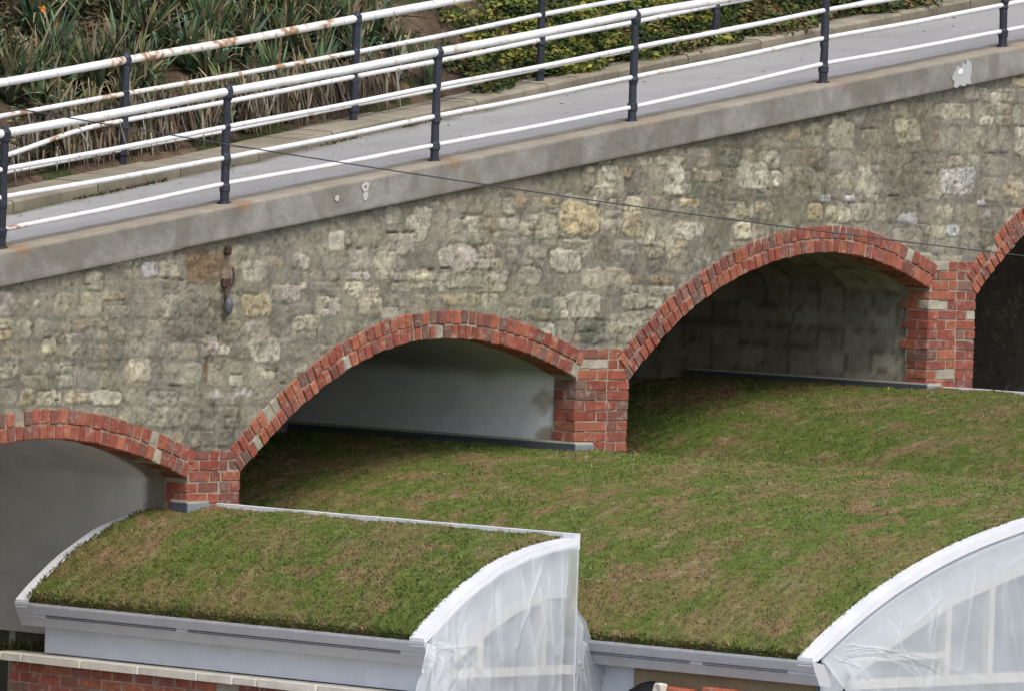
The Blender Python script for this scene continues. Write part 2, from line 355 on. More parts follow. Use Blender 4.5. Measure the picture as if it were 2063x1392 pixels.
for g in [(145, 575, 180, 574), (152, 615, 168, 617), (208, 607, 250, 606), (92, 681, 104, 681), (536, 744, 560, 748), (560, 770, 578, 773), (500, 595, 520, 596),
          (417, 722, 416, 768), (335, 776, 365, 778), (415, 674, 420, 674), (1690, 236, 1688, 252), (1690, 233, 1704, 234), (1960, 206, 1980, 201), (1730, 262, 1770, 259),
          (1128, 480, 1195, 484), (1204, 415, 1208, 470), (1127, 590, 1129, 640), (1165, 645, 1215, 645), (1790, 395, 1850, 396), (1960, 310, 2050, 309), (984, 560, 986, 590),
          (780, 470, 835, 468), (700, 503, 760, 500), (320, 560, 370, 566), (860, 545, 905, 540), (107, 806, 117, 806), (640, 655, 641, 690), (430, 812, 431, 890)]:
    m_, dep = gash(*g); col = mixc(col, (.035, .03, .022), m_*.8); H -= m_*dep
# rust streaks under the bracket
for (px0, py0, px1, py1, s_) in [(395, 500, 450, 560, .28), (440, 480, 470, 600, .3), (640, 760, 645, 780, .3), (414, 725, 420, 765, .7)]:
    a = on(px0, py0, 1, 0); b = on(px1, py1, 1, 0)
    m_ = sstep(1.3, .5, np.hypot((X-(a[0]+b[0])/2)/abs(b[0]-a[0])*2, (Z-(a[2]+b[2])/2)/abs(b[2]-a[2])*2)+.9*(med-.5))
    col = mixc(col, (.17, .085, .04), m_*s_)
# white lime drips
for (x, y) in [(438, 792), (481, 792), (492, 791), (502, 792), (1705, 402), (905, 640)]:
    p = on(x, y, 1, 0); m_ = np.exp(-((X-p[0])**2+(Z-p[2])**2)/.0006); col = mixc(col, (.62, .6, .58), m_)
sp_ = fbm(X, Z, 94, 26, 3); col *= (.80+.40*fbm(X, Z, 95, 45, 2))[..., None]
col = mixc(col, (.40, .385, .30), sstep(.60, .76, sp_)*.28); col = mixc(col, (.085, .08, .055), sstep(.62, .74, fbm(X, Z, 96, 21, 3))*.5)
col = mixc(col, col*np.array((.80, .80, .74)), sstep(.45, .65, fbm(X*1.5, Z*.6, 97, 1.3, 4))*.6)
# keep only the wall itself
lim = np.full(len(gx), -1.0)
for k in range(4):
    ex, ez = EXT[k]; inside = (gx > ARCH[k][0]-.02) & (gx < ARCH[k][1]+.02)
    lim[inside] = np.maximum(lim[inside], np.interp(gx[inside], ex, ez)-.07)
for a, b, zt in PIERS:
    ins = (gx >= a-.0) & (gx <= b+.0); lim[ins] = zt-.04
ok = (Z > lim[:, None]) & (Z < (zcb(gx)+.08)[:, None])
idx = np.arange(X.size).reshape(X.shape)
fk = ok[:-1, :-1] & ok[1:, :-1] & ok[1:, 1:] & ok[:-1, 1:]
f = np.stack([idx[:-1, :-1], idx[1:, :-1], idx[1:, 1:], idx[:-1, 1:]], -1)[fk]
us = np.unique(f); remap = np.full(X.size, -1); remap[us] = np.arange(len(us))
V = np.stack([X, .004-H, Z], -1).reshape(-1, 3)[us]
mesh_np('rubble_wall', V, remap[f], col.reshape(-1, 3)[us], MS, via, True)
# coping
cx_ = np.arange(XW0, XW1, .02); mbv = []; mbc = []
prof = [(.30, -.03, 'b'), (.30, -.006, 't'), (.29, 0, 't'), (.12, .0, 't'), (-.035, -.002, 't'), (-.05, -.014, 'f')]+[(-.05, t, 'f') for t in np.linspace(-.03, -.27, 14)]+[(-.05, None, 'f'), (-.03, None, 'u'), (.05, None, 'u')]
Xc = np.repeat(cx_[:, None], len(prof), 1); Yc = np.zeros_like(Xc); Zc = np.zeros_like(Xc)
zt = ztop(cx_); zb = zcb(cx_)
for k, (y, z, t) in enumerate(prof):
    Yc[:, k] = y
    if z is None: Zc[:, k] = zb+(0 if t == 'f' else .006)
    else: Zc[:, k] = zt+z*(1 if z > -.2 else 1)
Zc = np.maximum(Zc, zb[:, None]+0)
nz = fbm(Xc, Zc-ztop(Xc), 61, 9, 4); Yc[:, 4:-2] += .008*(nz[:, 4:-2]-.5); Zc[:, 1:6] += .010*(nz[:, 1:6]-.5)
rel = (Zc-zt[:, None])
cc = mixc((.20, .195, .17), (.265, .26, .235), sstep(.35, .68, fbm(Xc, rel, 63, 2.5, 4)))*(.86+.28*fbm(Xc, rel, 68, 30, 2))[..., None]
cc = cc*(.90+.20*fbm(Xc, rel, 69, 70, 2))[..., None]; cc = mixc(cc, (.17, .16, .13), sstep(.50, .70, fbm(Xc*2.2, rel*.7, 65, 3, 3))*.55)
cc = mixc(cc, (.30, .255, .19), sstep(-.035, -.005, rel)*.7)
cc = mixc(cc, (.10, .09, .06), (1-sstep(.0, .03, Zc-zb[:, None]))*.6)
POSTS = [on(x, y, 1, .1)[0] for x, y in [(2, 500), (452, 410), (875, 322), (1273, 243), (1658, 166), (2020, 92)]]
POSTS = [POSTS[0]-2.245]+POSTS+[POSTS[-1]+2.245]
for q, px in enumerate(POSTS):
    m_ = np.exp(-((Xc-px-.07)/.075)**2)*sstep(-.11, -.0, rel)*(.5+fbm(Xc, rel, 67, 12))*(1.0 if q in (1, 2, 3) else .35)
    cc = mixc(cc, (.25, .15, .08), np.clip(m_, 0, .6))
i = np.arange(Xc.size).reshape(Xc.shape)
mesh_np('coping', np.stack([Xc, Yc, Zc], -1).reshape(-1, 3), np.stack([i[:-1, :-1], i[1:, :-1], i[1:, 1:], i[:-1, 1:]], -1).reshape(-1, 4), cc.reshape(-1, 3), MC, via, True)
# white paint left on the coping: a figure 8-like daub, a dot and a square patch
mb = MB()
def blob(px, py, rx, ry, hole=0, n=28, dy=-.058):
    p = on(px, py, 1, -.05); v = []; rx /= 178.; ry /= 262.
    rad = [1.0, hole] if hole else [1.0]
    for rr in rad:
        for k in range(n):
            t = 2*math.pi*k/n; j = 1+.10*math.sin(3*t+px)+.08*(rs.rand()-.5)
            v.append((p[0]+rx*rr*j*math.cos(t), dy, p[2]+ry*rr*j*math.sin(t)+.16*rx*rr*math.cos(t)))
    if hole: mb.add(v, [(k, (k+1) % n, n+(k+1) % n, n+k) for k in range(n)], (.50, .49, .45))
    else: mb.add(v, [tuple(range(n))], (.50, .49, .45))
blob(735, 377, 7, 10, .3); blob(735, 395, 5, 9)
mb.build('paint_mark', MP, via)
mb = MB(); blob(677.5, 400, 4, 6)
mb.build('paint_dot', MP, via)
mb = MB()
p = [(1920, 150), (1926, 141), (1928, 133), (1936, 137), (1940, 127), (1946, 131), (1949, 119), (1955, 126), (1957, 121), (1958, 145), (1955, 158), (1957, 171), (1948, 169), (1943, 175), (1934, 172), (1928, 178), (1921, 176), (1923, 165), (1918, 160)]
mb.add([on(x, y, 1, -.0555) for x, y in p], [tuple(range(len(p)))], (.42, .43, .43))
p = [(1930, 143), (1936, 138), (1941, 142), (1938, 150), (1931, 151)]; mb.add([on(x, y, 1, -.061) for x, y in p], [tuple(range(5))], (.8, .8, .8))
mb.build('paint_patch', MP, via)

def brickcol(pale=.03):
    r = random.random()
    if r < pale: return np.array((.38, .35, .27))*random.uniform(.8, 1.05)
    if r < pale+.08: return np.array((.17, .095, .075))*random.uniform(.9, 1.2)
    c = np.array(random.choice([(.275, .086, .056), (.245, .080, .058), (.31, .105, .060), (.22, .088, .068), (.275, .076, .052), (.34, .12, .07)]))
    return c*random.uniform(.82, 1.1)
MOR = (.34, .29, .225)
# arch rings: two rings of brick on end
for k in range(4):
    X_, Z_, s_, nx, nz = arc_pts(k, 400); L = s_[-1]; mb = MB()
    def pt(s, r): 
        return np.array([np.interp(s, s_, X_)+np.interp(s, s_, nx)*r, np.interp(s, s_, Z_)+np.interp(s, s_, nz)*r])
    for ring, (r0, r1) in enumerate(((0.0, .103), (.111, .215))):
        n = int(L/.0775) if ring == 0 else int(L/.0815)
        off = .4*ring
        for q in range(n):
            a = (q+off)/n*L; b = a+L/n-.009
            if b > L: b = L
            if b-a < .02: continue
            c = brickcol(.035); g = random.uniform(-.005, .005)
            pale = c[1] > .25
            yf = -.012+g+(.006 if pale else 0); yb = .235
            p00, p10, p01, p11 = pt(a, r0+g*.6), pt(b, r0+g*.6), pt(a, r1+g), pt(b, r1+g)
            P = [(p00[0], yf, p00[1]), (p10[0], yf, p10[1]), (p00[0], yb, p00[1]), (p10[0], yb, p10[1]),
                 (p01[0], yf, p01[1]), (p11[0], yf, p11[1]), (p01[0], yb, p01[1]), (p11[0], yb, p11[1])]
            mb.hull8(P, c, .007, .009)
    mb.build('arch_ring', MB_, via)
    mb = MB(); n = 120; ss = np.linspace(0, L, n)
    v = []
    for yf, r in ((.001, .005), (.001, .212), (.23, .212), (.23, .005)):
        v += [(pt(t, r)[0], yf, pt(t, r)[1]) for t in ss]
    mb.add(v, [(q*n+i, q*n+i+1, ((q+1) % 4)*n+i+1, ((q+1) % 4)*n+i) for q in range(4) for i in range(n-1)], MOR)
    mb.build('arch_mortar', MC, via)
# brick piers
for k, (a, b, zt_) in enumerate(PIERS):
    mb = MB(); mm = MB(); ch = .0805
    top = zt_; nrow = 26; wdt = b-a
    spring = min([ARCH[j][2](ARCH[j][1]) for j in range(4) if abs(ARCH[j][1]-a) < .03]+[ARCH[j][2](ARCH[j][0]) for j in range(4) if abs(ARCH[j][0]-b) < .03]+[top])
    for r in range(nrow):
        z1 = top-r*ch-.002; z0 = z1-ch+.009
        if z0 < 1.9: break
        lo, hi = a, b
        # narrow behind the two rings where the arches spring
        for j in range(4):
            if abs(ARCH[j][1]-a) < .03:
                ex, ez = EXT[j]; m_ = ex > a-.5
                if z0 > ARCH[j][2](ARCH[j][1])-.05:
                    lo = max(lo, a+.03)
            if abs(ARCH[j][0]-b) < .03 and z0 > ARCH[j][2](ARCH[j][0])-.02: hi = min(hi, b-.03)
        ws = [.225, .11, .225] if r % 2 == 0 else [.11, .225, .11, .11]
        tw = sum(ws)+.009*(len(ws)-1); sc_ = (hi-lo)/tw; x = lo
        for q, w_ in enumerate(ws):
            w2 = w_*sc_*(1 if q in (0, len(ws)-1) else 1)+random.uniform(-.006, .006)
            x1 = min(hi, x+w2) if q < len(ws)-1 else hi
            c = brickcol(.09 if k == 3 else .02)
            g = random.uniform(-.004, .004)
            first, last = q == 0, q == len(ws)-1
            dep = (.11 if w_ > .2 else .225) if (first or last) else .10
            mb.cbox((x-(.004+g if first else 0), -.004+g, z0+random.uniform(-.002, .002)), (x1+(.004 if last else 0), dep, z1+random.uniform(-.002, .002)), c, .007, .009)
            if first and dep < .2:
                mb.cbox((x-.004+g, dep+.009, z0), (x+.1, dep+.009+.11+random.choice([0, .0, .06]), z1), brickcol(.03), .005, .004)
            if last and dep < .2:
                mb.cbox((x1-.1, dep+.009, z0), (x1+.004, dep+.12, z1), brickcol(.03), .005, .004)
            x = x1+.009
    mb.build('brick_pier', MB_, via)
    m0 = top-.0
    mm.box((a+.006, .004, 0), (b-.006, .24, m0), MOR)
    mm.build('pier_mortar', MC, via)
# tunnels behind the arches
def tunnel(k, colf, zfoot, depth=3.7, mat=MPL):
    a, b, fn = ARCH[k]; X_ = np.linspace(a, b, 60); Z_ = fn(X_); tx, tz = np.gradient(X_), np.gradient(Z_); L = np.hypot(tx, tz)
    X_ = X_-tz/L*.05*np.sin(np.linspace(0, 1, 60)*math.pi)**.3; Z_ = Z_+tx/L*.05*np.sin(np.linspace(0, 1, 60)*math.pi)**.3+.0
    zr = np.linspace(Z_[-1], zfoot, 60)[1:]; zl = np.linspace(zfoot, Z_[0], 20)[:-1]
    PX = np.concatenate([np.full(19, a-.02), X_, np.full(59, b+.03)]); PZ = np.concatenate([zl, Z_, zr])
    ys = np.linspace(.235, depth, 90); Xg, Yg = np.meshgrid(PX, ys, indexing='ij'); Zg = np.repeat(PZ[:, None], len(ys), 1)
    Xg = Xg+.008*(fbm(Yg, Zg, 71+k, 5)-.5)
    c = colf(Xg, Yg, Zg); i = np.arange(Xg.size).reshape(Xg.shape)
    mesh_np('tunnel_lining', np.stack([Xg, Yg, Zg], -1).reshape(-1, 3), np.stack([i[:-1, :-1], i[1:, :-1], i[1:, 1:], i[:-1, 1:]], -1).reshape(-1, 4), c.reshape(-1, 3), mat, via, True)
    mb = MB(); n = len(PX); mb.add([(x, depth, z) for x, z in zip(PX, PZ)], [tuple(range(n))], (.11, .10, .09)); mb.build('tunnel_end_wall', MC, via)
def col1(X, Y, Z):
    c = mixc((.72, .71, .67), (.80, .79, .75), sstep(.35, .65, fbm(Y, Z, 73, 1.5)))
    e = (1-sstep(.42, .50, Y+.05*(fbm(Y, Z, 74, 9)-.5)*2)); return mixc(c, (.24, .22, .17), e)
def col2(X, Y, Z):
    c = mixc((.74, .79, .83), (.82, .86, .89), sstep(.35, .65, fbm(Y, Z, 75, 1.2)))
    c = mixc(c, (.20, .21, .16), sstep(4.34, 4.46, Z+.05*(fbm(Y, Z, 76, 3)-.5))*.75)  # dim light up in the vault, painted into the plaster colour
    e = (1-sstep(.50, .54, Y+.02*(fbm(Y, Z, 77, 9)-.5)*2)); c = mixc(c, (.13, .12, .08), e*0)
    # broken plaster near the mouth
    pa = sstep(.30, .20, np.abs(Z-4.22)/.16*.3+np.abs(Y-.36)/.30*.5+.22*(fbm(Y, Z, 78, 6)-.5)); c = mixc(c, (.52, .49, .42), pa)
    pb = sstep(.10, .07, np.hypot(Z-3.92, (Y-.32)*.7)+.03*(fbm(Y, Z, 79, 12)-.5)); return mixc(c, (.38, .33, .27), pb)
def col3(X, Y, Z):
    c = mixc((.26, .245, .19), (.42, .40, .32), fbm(Y, Z, 80, 6, 3)); rw = np.floor(Z/.17); ph = Y+.17*(rw % 2)+.06*np.sin(rw*3.1); cl = np.floor(ph/.29)
    tone = np.modf(np.abs(np.sin(rw*12.9+cl*78.2)*437.5))[0]; c = c*(.78+.42*tone)[..., None]*.9
    w_ = .09*(fbm(Y, Z, 84, 6, 4)-.5); a = np.abs(((Z+w_)/.17) % 1-.5); b = np.abs(((ph+w_)/.29) % 1-.5)
    return .95*mixc(c, (.10, .09, .07), np.maximum(sstep(.42, .47, a), sstep(.45, .48, b))*.7)
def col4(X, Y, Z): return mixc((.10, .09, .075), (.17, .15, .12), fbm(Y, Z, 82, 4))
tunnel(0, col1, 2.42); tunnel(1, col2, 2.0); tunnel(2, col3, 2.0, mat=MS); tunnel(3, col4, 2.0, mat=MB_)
# lead flashings where the roofs meet the piers
for (xa, z0, z1, xf, yd) in [(.745, 3.835, 3.905, .955, 3.1), (4.96, 4.29, 4.355, 5.13, 2.6), (-3.46, 3.415, 3.50, -3.235, .15)]:
    mb = MB(); g = (.075, .09, .11)
    mb.box((xa-.018, -.018, z0-.1), (xa-.006, yd, z1-.006), g, .004); mb.box((xa-.006, -.022, z0-.1), (xf, -.008, z1-.012), (.20, .235, .27), .004)
    mb.build('lead_flashing', MP, via)
    mb = MB(); mb.box((xa-.014, -.012, z1-.006), (xa-.006, yd, z1+.012), (.40, .38, .31), .006); mb.box((xa-.004, -.018, z1-.012), (xf-.01, -.008, z1+.008), (.44, .41, .33), .006)
    mb.build('mortar_fillet', MC, via)
# the body of the viaduct between the arches (spandrels behind the face)
mb = MB()
for k, (a, b, zt_) in enumerate(PIERS):
    mb = MB(); mb.box((a+.08, .25, 0), (b-.08, 3.65, zt_-.45), (.14, .13, .10)); mb.build('pier_core', MC, via)

# ------------------------------------------------------------------ grass-roofed buildings
def interp_prof(P, n=40):
    P = np.array(P); s = np.concatenate([[0], np.cumsum(np.hypot(*np.diff(P, axis=0).T))]); u = np.linspace(0, s[-1], n)
    x = np.interp(u, s, P[:, 0]); z = np.interp(u, s, P[:, 1])
    for _ in range(6):
        x[1:-1] = (x[:-2]+2*x[1:-1]+x[2:])/4; z[1:-1] = (z[:-2]+2*z[1:-1]+z[2:])/4
    return np.stack([x, z], 1)
PR1 = interp_prof([(-4.685, 2.752), (-4.58, 2.848), (-4.278, 3.065), (-3.9, 3.262), (-3.615, 3.347), (-3.412, 3.390), (-3.123, 3.425)])
PR2 = interp_prof([(-3.003, 2.725), (-2.671, 2.940), (-2.242, 3.170), (-1.799, 3.350), (-1.349, 3.495), (-.75, 3.635), (-.2, 3.725), (.4, 3.785), (.997, 3.81)])
PR3 = PR2+np.array([4.185, .462])
GREEN = (.108, .142, .034); BROWN = (.172, .146, .060); RED = (.235, .145, .085)
def turfcol(X, Y, seed):
    tint = {101: 1.0, 131: 1.04}.get(seed, .86)
    n = fbm(X, Y, seed, 2.6, 4); m_ = fbm(X, Y, seed+9, 9, 3)
    c = mixc(GREEN, BROWN, sstep(.36, .76, n+.45*(m_-.5)))
    c = mixc(c, RED, sstep(.58, .74, fbm(X, Y, seed+19, 4, 3))*.6)
    return 1.1*tint*mixc(c, (.32, .26, .16), sstep(.68, .76, fbm(X*.6, Y*1.5, seed+29, 9, 3))*.3)
def blades_np(B, Dn, L, W, bend, cA, cB, seg=3):
    """curved blades: base points B, start directions Dn, lengths, widths, bend = sideways/down pull, root and tip colours"""
    n = len(B); t = np.linspace(0, 1, seg+1)
    Dn = Dn/np.linalg.norm(Dn, axis=1)[:, None]
    up = np.array([0, 0, 1.0]); side = np.cross(Dn, up+np.array([.3, .2, 0])*0+rs.randn(n, 3)*.25); side /= np.linalg.norm(side, axis=1)[:, None]+1e-9
    P = B[:, None]+Dn[:, None]*(L[:, None]*t)[..., None]+np.array([0, 0, -1.0])*(bend[:, None]*L[:, None]*t**2)[..., None]
    wd = (W[:, None]*(1-t**2*.92)/2)[..., None]
    a = P-side[:, None]*wd; b = P+side[:, None]*wd
    v = np.stack([a, b], 2).reshape(-1, 3); k = 2*(seg+1)
    base = (np.arange(n)*k)[:, None, None]; s_ = np.arange(seg)
    q = np.stack([2*s_, 2*s_+1, 2*s_+3, 2*s_+2], 1)[None]
    f = (base+q).reshape(-1, 4)
    c = cA[:, None]*(1-t[None, :, None])+cB[:, None]*t[None, :, None]; c = np.repeat(c[:, :, None], 2, 2).reshape(-1, 3)
    return v, f, c
def roof(PR, yb, yf, name_seed, nblade, root, ymax_vis=None):
    x0, x1 = PR[0, 0]+.016, PR[-1, 0]-.02
    s = np.concatenate([[0], np.cumsum(np.hypot(*np.diff(PR, axis=0).T))])
    def prof(x): return np.interp(x, PR[:, 0], PR[:, 1])
    uu = np.linspace(0, s[-1], max(60, int(s[-1]/.022))); xs_ = np.interp(uu, s, PR[:, 0]); xs_ = x0+(xs_-xs_[0])/(xs_[-1]-xs_[0])*(x1-x0)
    ya, ybk = yf+.12, yb-.10
    ys = np.arange(ya, ybk+.02, .022)
    Xg, Yg = np.meshgrid(xs_, ys, indexing='ij')
    th = .045+.035*(fbm(Xg, Yg, name_seed+3, 2.2)-.5)+.04*(fbm(Xg, Yg, name_seed+5, 14)-.5)
    du = np.minimum(1, .45+(Xg-x0)/.05)*np.minimum(1, (x1-Xg)/.05+.2); dv = np.minimum(1, np.minimum((Yg-ya)/.05, (ybk-Yg)/.05)+.15)
    Zg = prof(Xg)+th*du*dv+.004
    Zg[0] = PR[0, 1]-.01; Zg[1] = np.minimum(Zg[1], PR[0, 1]+.03)
    c = turfcol(Xg, Yg, name_seed)*.80
    ed = np.minimum(np.minimum((Xg-x0), (ybk-Yg)), (Yg-ya)); c = mixc(c, (.10, .07, .045), (1-sstep(.0, .03, ed))*.6)
    i = np.arange(Xg.size).reshape(Xg.shape)
    tf = mesh_np('turf', np.stack([Xg, Yg, Zg], -1).reshape(-1, 3), np.stack([i[:-1, :-1], i[1:, :-1], i[1:, 1:], i[:-1, 1:]], -1).reshape(-1, 4), c.reshape(-1, 3), MT, root, True)
    n = nblade; bu = rs.rand(n)*s[-1]; bx = np.clip(np.interp(bu, s, PR[:, 0]), x0, x1); by = ya+rs.rand(n)*(ybk-ya)
    th = .045+.035*(fbm(bx, by, name_seed+3, 2.2)-.5)+.04*(fbm(bx, by, name_seed+5, 14)-.5)
    bz = prof(bx)+th*.75
    nr_ = int(n*.03); bx[-nr_:] = x1-.05*rs.rand(nr_)
    ne = int(n*.07); ii = slice(0, ne); bx[ii] = x0+.03*rs.rand(ne)**1.5; bz[ii] = PR[0, 1]-.008+rs.rand(ne)*.055
    D = rs.randn(n, 3)*.6; D[:, 2] = np.abs(D[:, 2])*.4+.55; D[:, 0] -= .25; D[ii, 0] -= .4; D[ii, 2] -= .2
    cl = turfcol(bx, by, name_seed)*(.75+.65*rs.rand(n, 1)); dead = rs.rand(n) < .10; cl[dead] = np.array((.34, .27, .15))*(.6+.7*rs.rand(dead.sum(), 1))
    grn = rs.rand(n) < .25; cl[grn] = np.array((.10, .15, .03))*(.6+.7*rs.rand(grn.sum(), 1))
    L_ = .018+.028*rs.rand(n)
    v, f, c = blades_np(np.stack([bx, by, bz], 1), D, L_, .006+.006*rs.rand(n), .3*rs.rand(n), cl*.7, cl*1.15, 2)
    g = mesh_np('grass_blades', v, f, c, ML, tf); g['kind'] = 'stuff'
    return prof
GREY = (.52, .53, .55); WHT = (.72, .735, .76)
def building(PR, yb, yf, seed, nbl, label, wallz, ridge_cap):
    root = empty('grass_roof_building', (PR[0, 0], yf, 0)); tag(root, label, 'building', 'grass-roofed buildings')
    roof(PR, yb, yf, seed, nbl, root)
    xe, ze = PR[0]; xr, zr_ = PR[-1]
    # cornice gutter along the eave
    mb = MB(); mb.extr([(xe-.004, ze+.008), (xe-.004, ze-.012), (xe+.022, ze-.072), (xe+.030, ze-.076), (xe+.030, ze-.094), (xe+.038, ze-.098), (xe+.075, ze-.165), (xe+.19, ze-.175), (xe+.19, ze-.03), (xe+.03, ze-.002), (xe+.026, ze+.008)], yf-.008, yb+.006, GREY, 8)
    gt = mb.build('gutter', MW, root)
    mb = MB(); L = yb-yf; y = yb-.3; q = 0
    while y > yf+.35:
        l = min(1.35 if q == 0 else 2.9, y-yf-.25)
        for dz, dx in ((.0765, .0235), (.090, .0275)): mb.box((xe+dx-.003, y-l, ze-dz-.002), (xe+dx+.01, y, ze-dz+.002), (.06, .06, .07), .001)
        y -= l+.12; q += 1
    mb.build('vent_slot', MI, gt)
    mb = MB(); strip_y(PR, yf, yf+.14, -.03, .030, WHT, mb); mb.build('verge_trim', MW, root)
    mb = MB(); strip_y(PR, yb-.12, yb, -.03, .026, WHT, mb); mb.build('verge_trim', MW, root)
    # white side wall under the eave, party wall under the ridge
    mb = MB(); mb.box((xe+.185, yf+.16, wallz), (xe+.24, yb-.13, ze-.03), (.66, .70, .76)); mb.build('side_wall', MW, root)
    mb = MB(); mb.box((xe+.40, yf+.16, 0), (xe+.45, min(yb-.13, -.03), ze-.05), (.30, .30, .29)); mb.build('inner_wall', MC, root)
    mb = MB(); mb.box((xr-.06, yf+.15, 0), (xr-.005, min(yb-.13, -.03), zr_-.03), (.66, .70, .76)); mb.build('party_wall', MW, root)
    if ridge_cap:
        mb = MB(); n = 80; ys = np.linspace(yf+.002, ridge_cap, n); v = []
        hh = zr_+.062+.006*(fbm(ys, ys*0, seed+60, 3)-.5)
        for y, h in zip(ys, hh): v += [(xr-.045, y, zr_-.05), (xr-.045, y, h), (xr+.012, y, h+.002), (xr+.012, y, zr_-.05)]
        f = [(4*i+k, 4*i+(k+1) % 4, 4*i+4+(k+1) % 4, 4*i+4+k) for i in range(n-1) for k in range(4)]+[(0, 1, 2, 3), (4*n-1, 4*n-2, 4*n-3, 4*n-4)]
        mb.add(v, f, WHT); mb.build('ridge_capping', MW, root)
    return root
YF1, YF2 = -3.63, -5.75
b1 = building(PR1, .50, YF1, 101, 42000, 'small white building with half-barrel grass roof, lowest at left', 2.39, -.012)
b2 = building(PR2, 3.1, YF2, 131, 130000, 'large grass-roofed building running out from the white-lined arch', 2.6, None)
b3 = building(PR3, 2.6, YF2, 161, 90000, 'upper grass-roofed building coming out of the dark arch at right', 2.6, -.012)
# gable glazing of the two buildings one can see
def gable(root, yf, arc, verts, rails, foot, PR, x0, x1):
    yg = yf+.10
    pr = lambda x: np.interp(x, PR[:, 0], PR[:, 1])
    A = np.array([on(x, y, 1, yg)[[0, 2]] for x, y in arc]); CR = (.70, .68, .60)
    fr = MB(); w_ = .026
    tx, tz = np.gradient(A[:, 0]), np.gradient(A[:, 1]); L = np.hypot(tx, tz); nx_, nz_ = -tz/L*w_, tx/L*w_; n = len(A)
    v = [(A[i, 0]+s*nx_[i], yg+dy, A[i, 1]+s*nz_[i]) for s, dy in ((-1, -.05), (1, -.05), (1, .04), (-1, .04)) for i in range(n)]
    fr.add(v, [(k*n+i, k*n+i+1, ((k+1) % 4)*n+i+1, ((k+1) % 4)*n+i) for k in range(4) for i in range(n-1)], CR)
    for (x, ya, ybt) in verts:
        p = on(x, ya, 1, yg); q = on(x, ybt, 1, yg); fr.box((p[0]-.03, yg-.045, q[2]), (p[0]+.03, yg+.035, p[2]), CR)
    for (xa, xb, y, h) in rails:
        p = on(xa, y, 1, yg); q = on(xb, y-.03*(xb-xa), 1, yg); fr.box((p[0], yg-.042, p[2]-h), (q[0], yg+.03, p[2]+h), CR)
    fr.build('window_frame', MW, root)
    # white gable panel round the glazing, above and below
    pn = MB(); xs = np.linspace(x0, x1, 40); up = pr(xs)-.03
    low = np.interp(xs, A[:, 0], A[:, 1], left=foot, right=A[-1, 1]); low = np.where(xs < A[0, 0], foot, low); low = np.minimum(low, up-.01)
    for i in range(39):
        pn.add([(xs[i], yg-.005, low[i]), (xs[i+1], yg-.005, low[i+1]), (xs[i+1], yg-.005, up[i+1]), (xs[i], yg-.005, up[i]),
                (xs[i], yg+.05, low[i]), (xs[i+1], yg+.05, low[i+1]), (xs[i+1], yg+.05, up[i+1]), (xs[i], yg+.05, up[i])],
               [(0, 1, 2, 3), (7, 6, 5, 4), (0, 4, 5, 1), (3, 2, 6, 7)], (.60, .64, .68))
    pn.build('gable_panel', MW, root)
    gl = MB()
    for i in range(39):
        if xs[i] < A[0, 0]: continue
        gl.add([(xs[i], yg+.012, foot), (xs[i+1], yg+.012, foot), (xs[i+1], yg+.012, low[i+1]), (xs[i], yg+.012, low[i])], [(0, 1, 2, 3)], (.23, .28, .31))
    gl.build('window_pane', MGL, root)
    bs = MB(); bs.box((x0+.05, yg, 0), (x1, yg+.05, foot+.02), (.62, .62, .60)); bs.build('gable_base', MW, root)
gable(b1, YF1, [(905, 1330), (921, 1311), (958, 1282), (990, 1255), (1030, 1226), (1060, 1213), (1092, 1205)], [(960, 1275, 1352), (1089, 1208, 1352)], [(905, 1150, 1357, .03)], 2.30, PR1, -4.50, -3.13)
gable(b2, YF2, [(1705, 1362), (1715, 1352), (1770, 1306), (1843, 1256), (1913, 1209), (1999, 1170), (2063, 1144), (2150, 1118), (2260, 1098)], [(1903, 1222, 1375), (1991, 1178, 1375), (2100, 1140, 1375), (2210, 1105, 1375)], [(1752, 1900, 1324, .022), (1705, 2300, 1378, .035)], 2.42, PR2, -2.80, .99)
mb = MB(); mb.box((-3.0+.18, on(1276, 1352, 0, -2.83)[1], 0), (-3.0+.235, -.6, 2.60), (.62, .67, .73)); mb.build('side_wall', MW, b2)
for b in (b1, b2, b3): adopt(b)
# things below the eave of the large building: board, terracotta blocks, black sheeting
def xz(px, py, X): return on(px, py, 0, X)
mb = MB(); ya = xz(1650, 1370, -2.86)[1]; yb_ = xz(1283, 1350, -2.86)[1]
ys = np.linspace(ya+.08, yb_, 30); v = []
for i_, y in enumerate(ys):
    bot = 2.43+.012*math.sin(i_*1.1)+(0 if i_ < 24 else .02*(i_-24)*-.6)
    v += [(-2.88, y, bot), (-2.88, y, 2.575), (-2.80, y, 2.575), (-2.80, y, bot)]
n = len(ys); mb.add(v, [(4*i+k, 4*i+(k+1) % 4, 4*i+4+(k+1) % 4, 4*i+4+k) for i in range(n-1) for k in range(4)]+[(0, 1, 2, 3), (4*n-1, 4*n-2, 4*n-3, 4*n-4)], (.22, .17, .105))
o = mb.build('timber_board', MC); tag(o, 'weathered tan timber board fixed under the grey gutter of the large roof', 'board')
for (pa, pb, lab) in ((1352, 1402, 'red terracotta block under the tan board, nearer the black sheet'), (1428, 1490, 'red terracotta block under the tan board, further right')):
    p = xz(pa, 1386, -2.9); q = xz(pb, 1388, -2.9); mb = MB()
    mb.cbox((-2.98, q[1], 2.0), (-2.84, p[1], p[2]+.015), (.48, .14, .08), .012, .01)
    mb.box((-3.0, q[1]-.01, 1.96), (-2.84, p[1]+.01, 2.02), (.4, .12, .07))
    o = mb.build('terracotta_block', MB_); tag(o, lab, 'block', 'terracotta blocks')
lg = MB(); zz_ = 1.955; r_ = 0
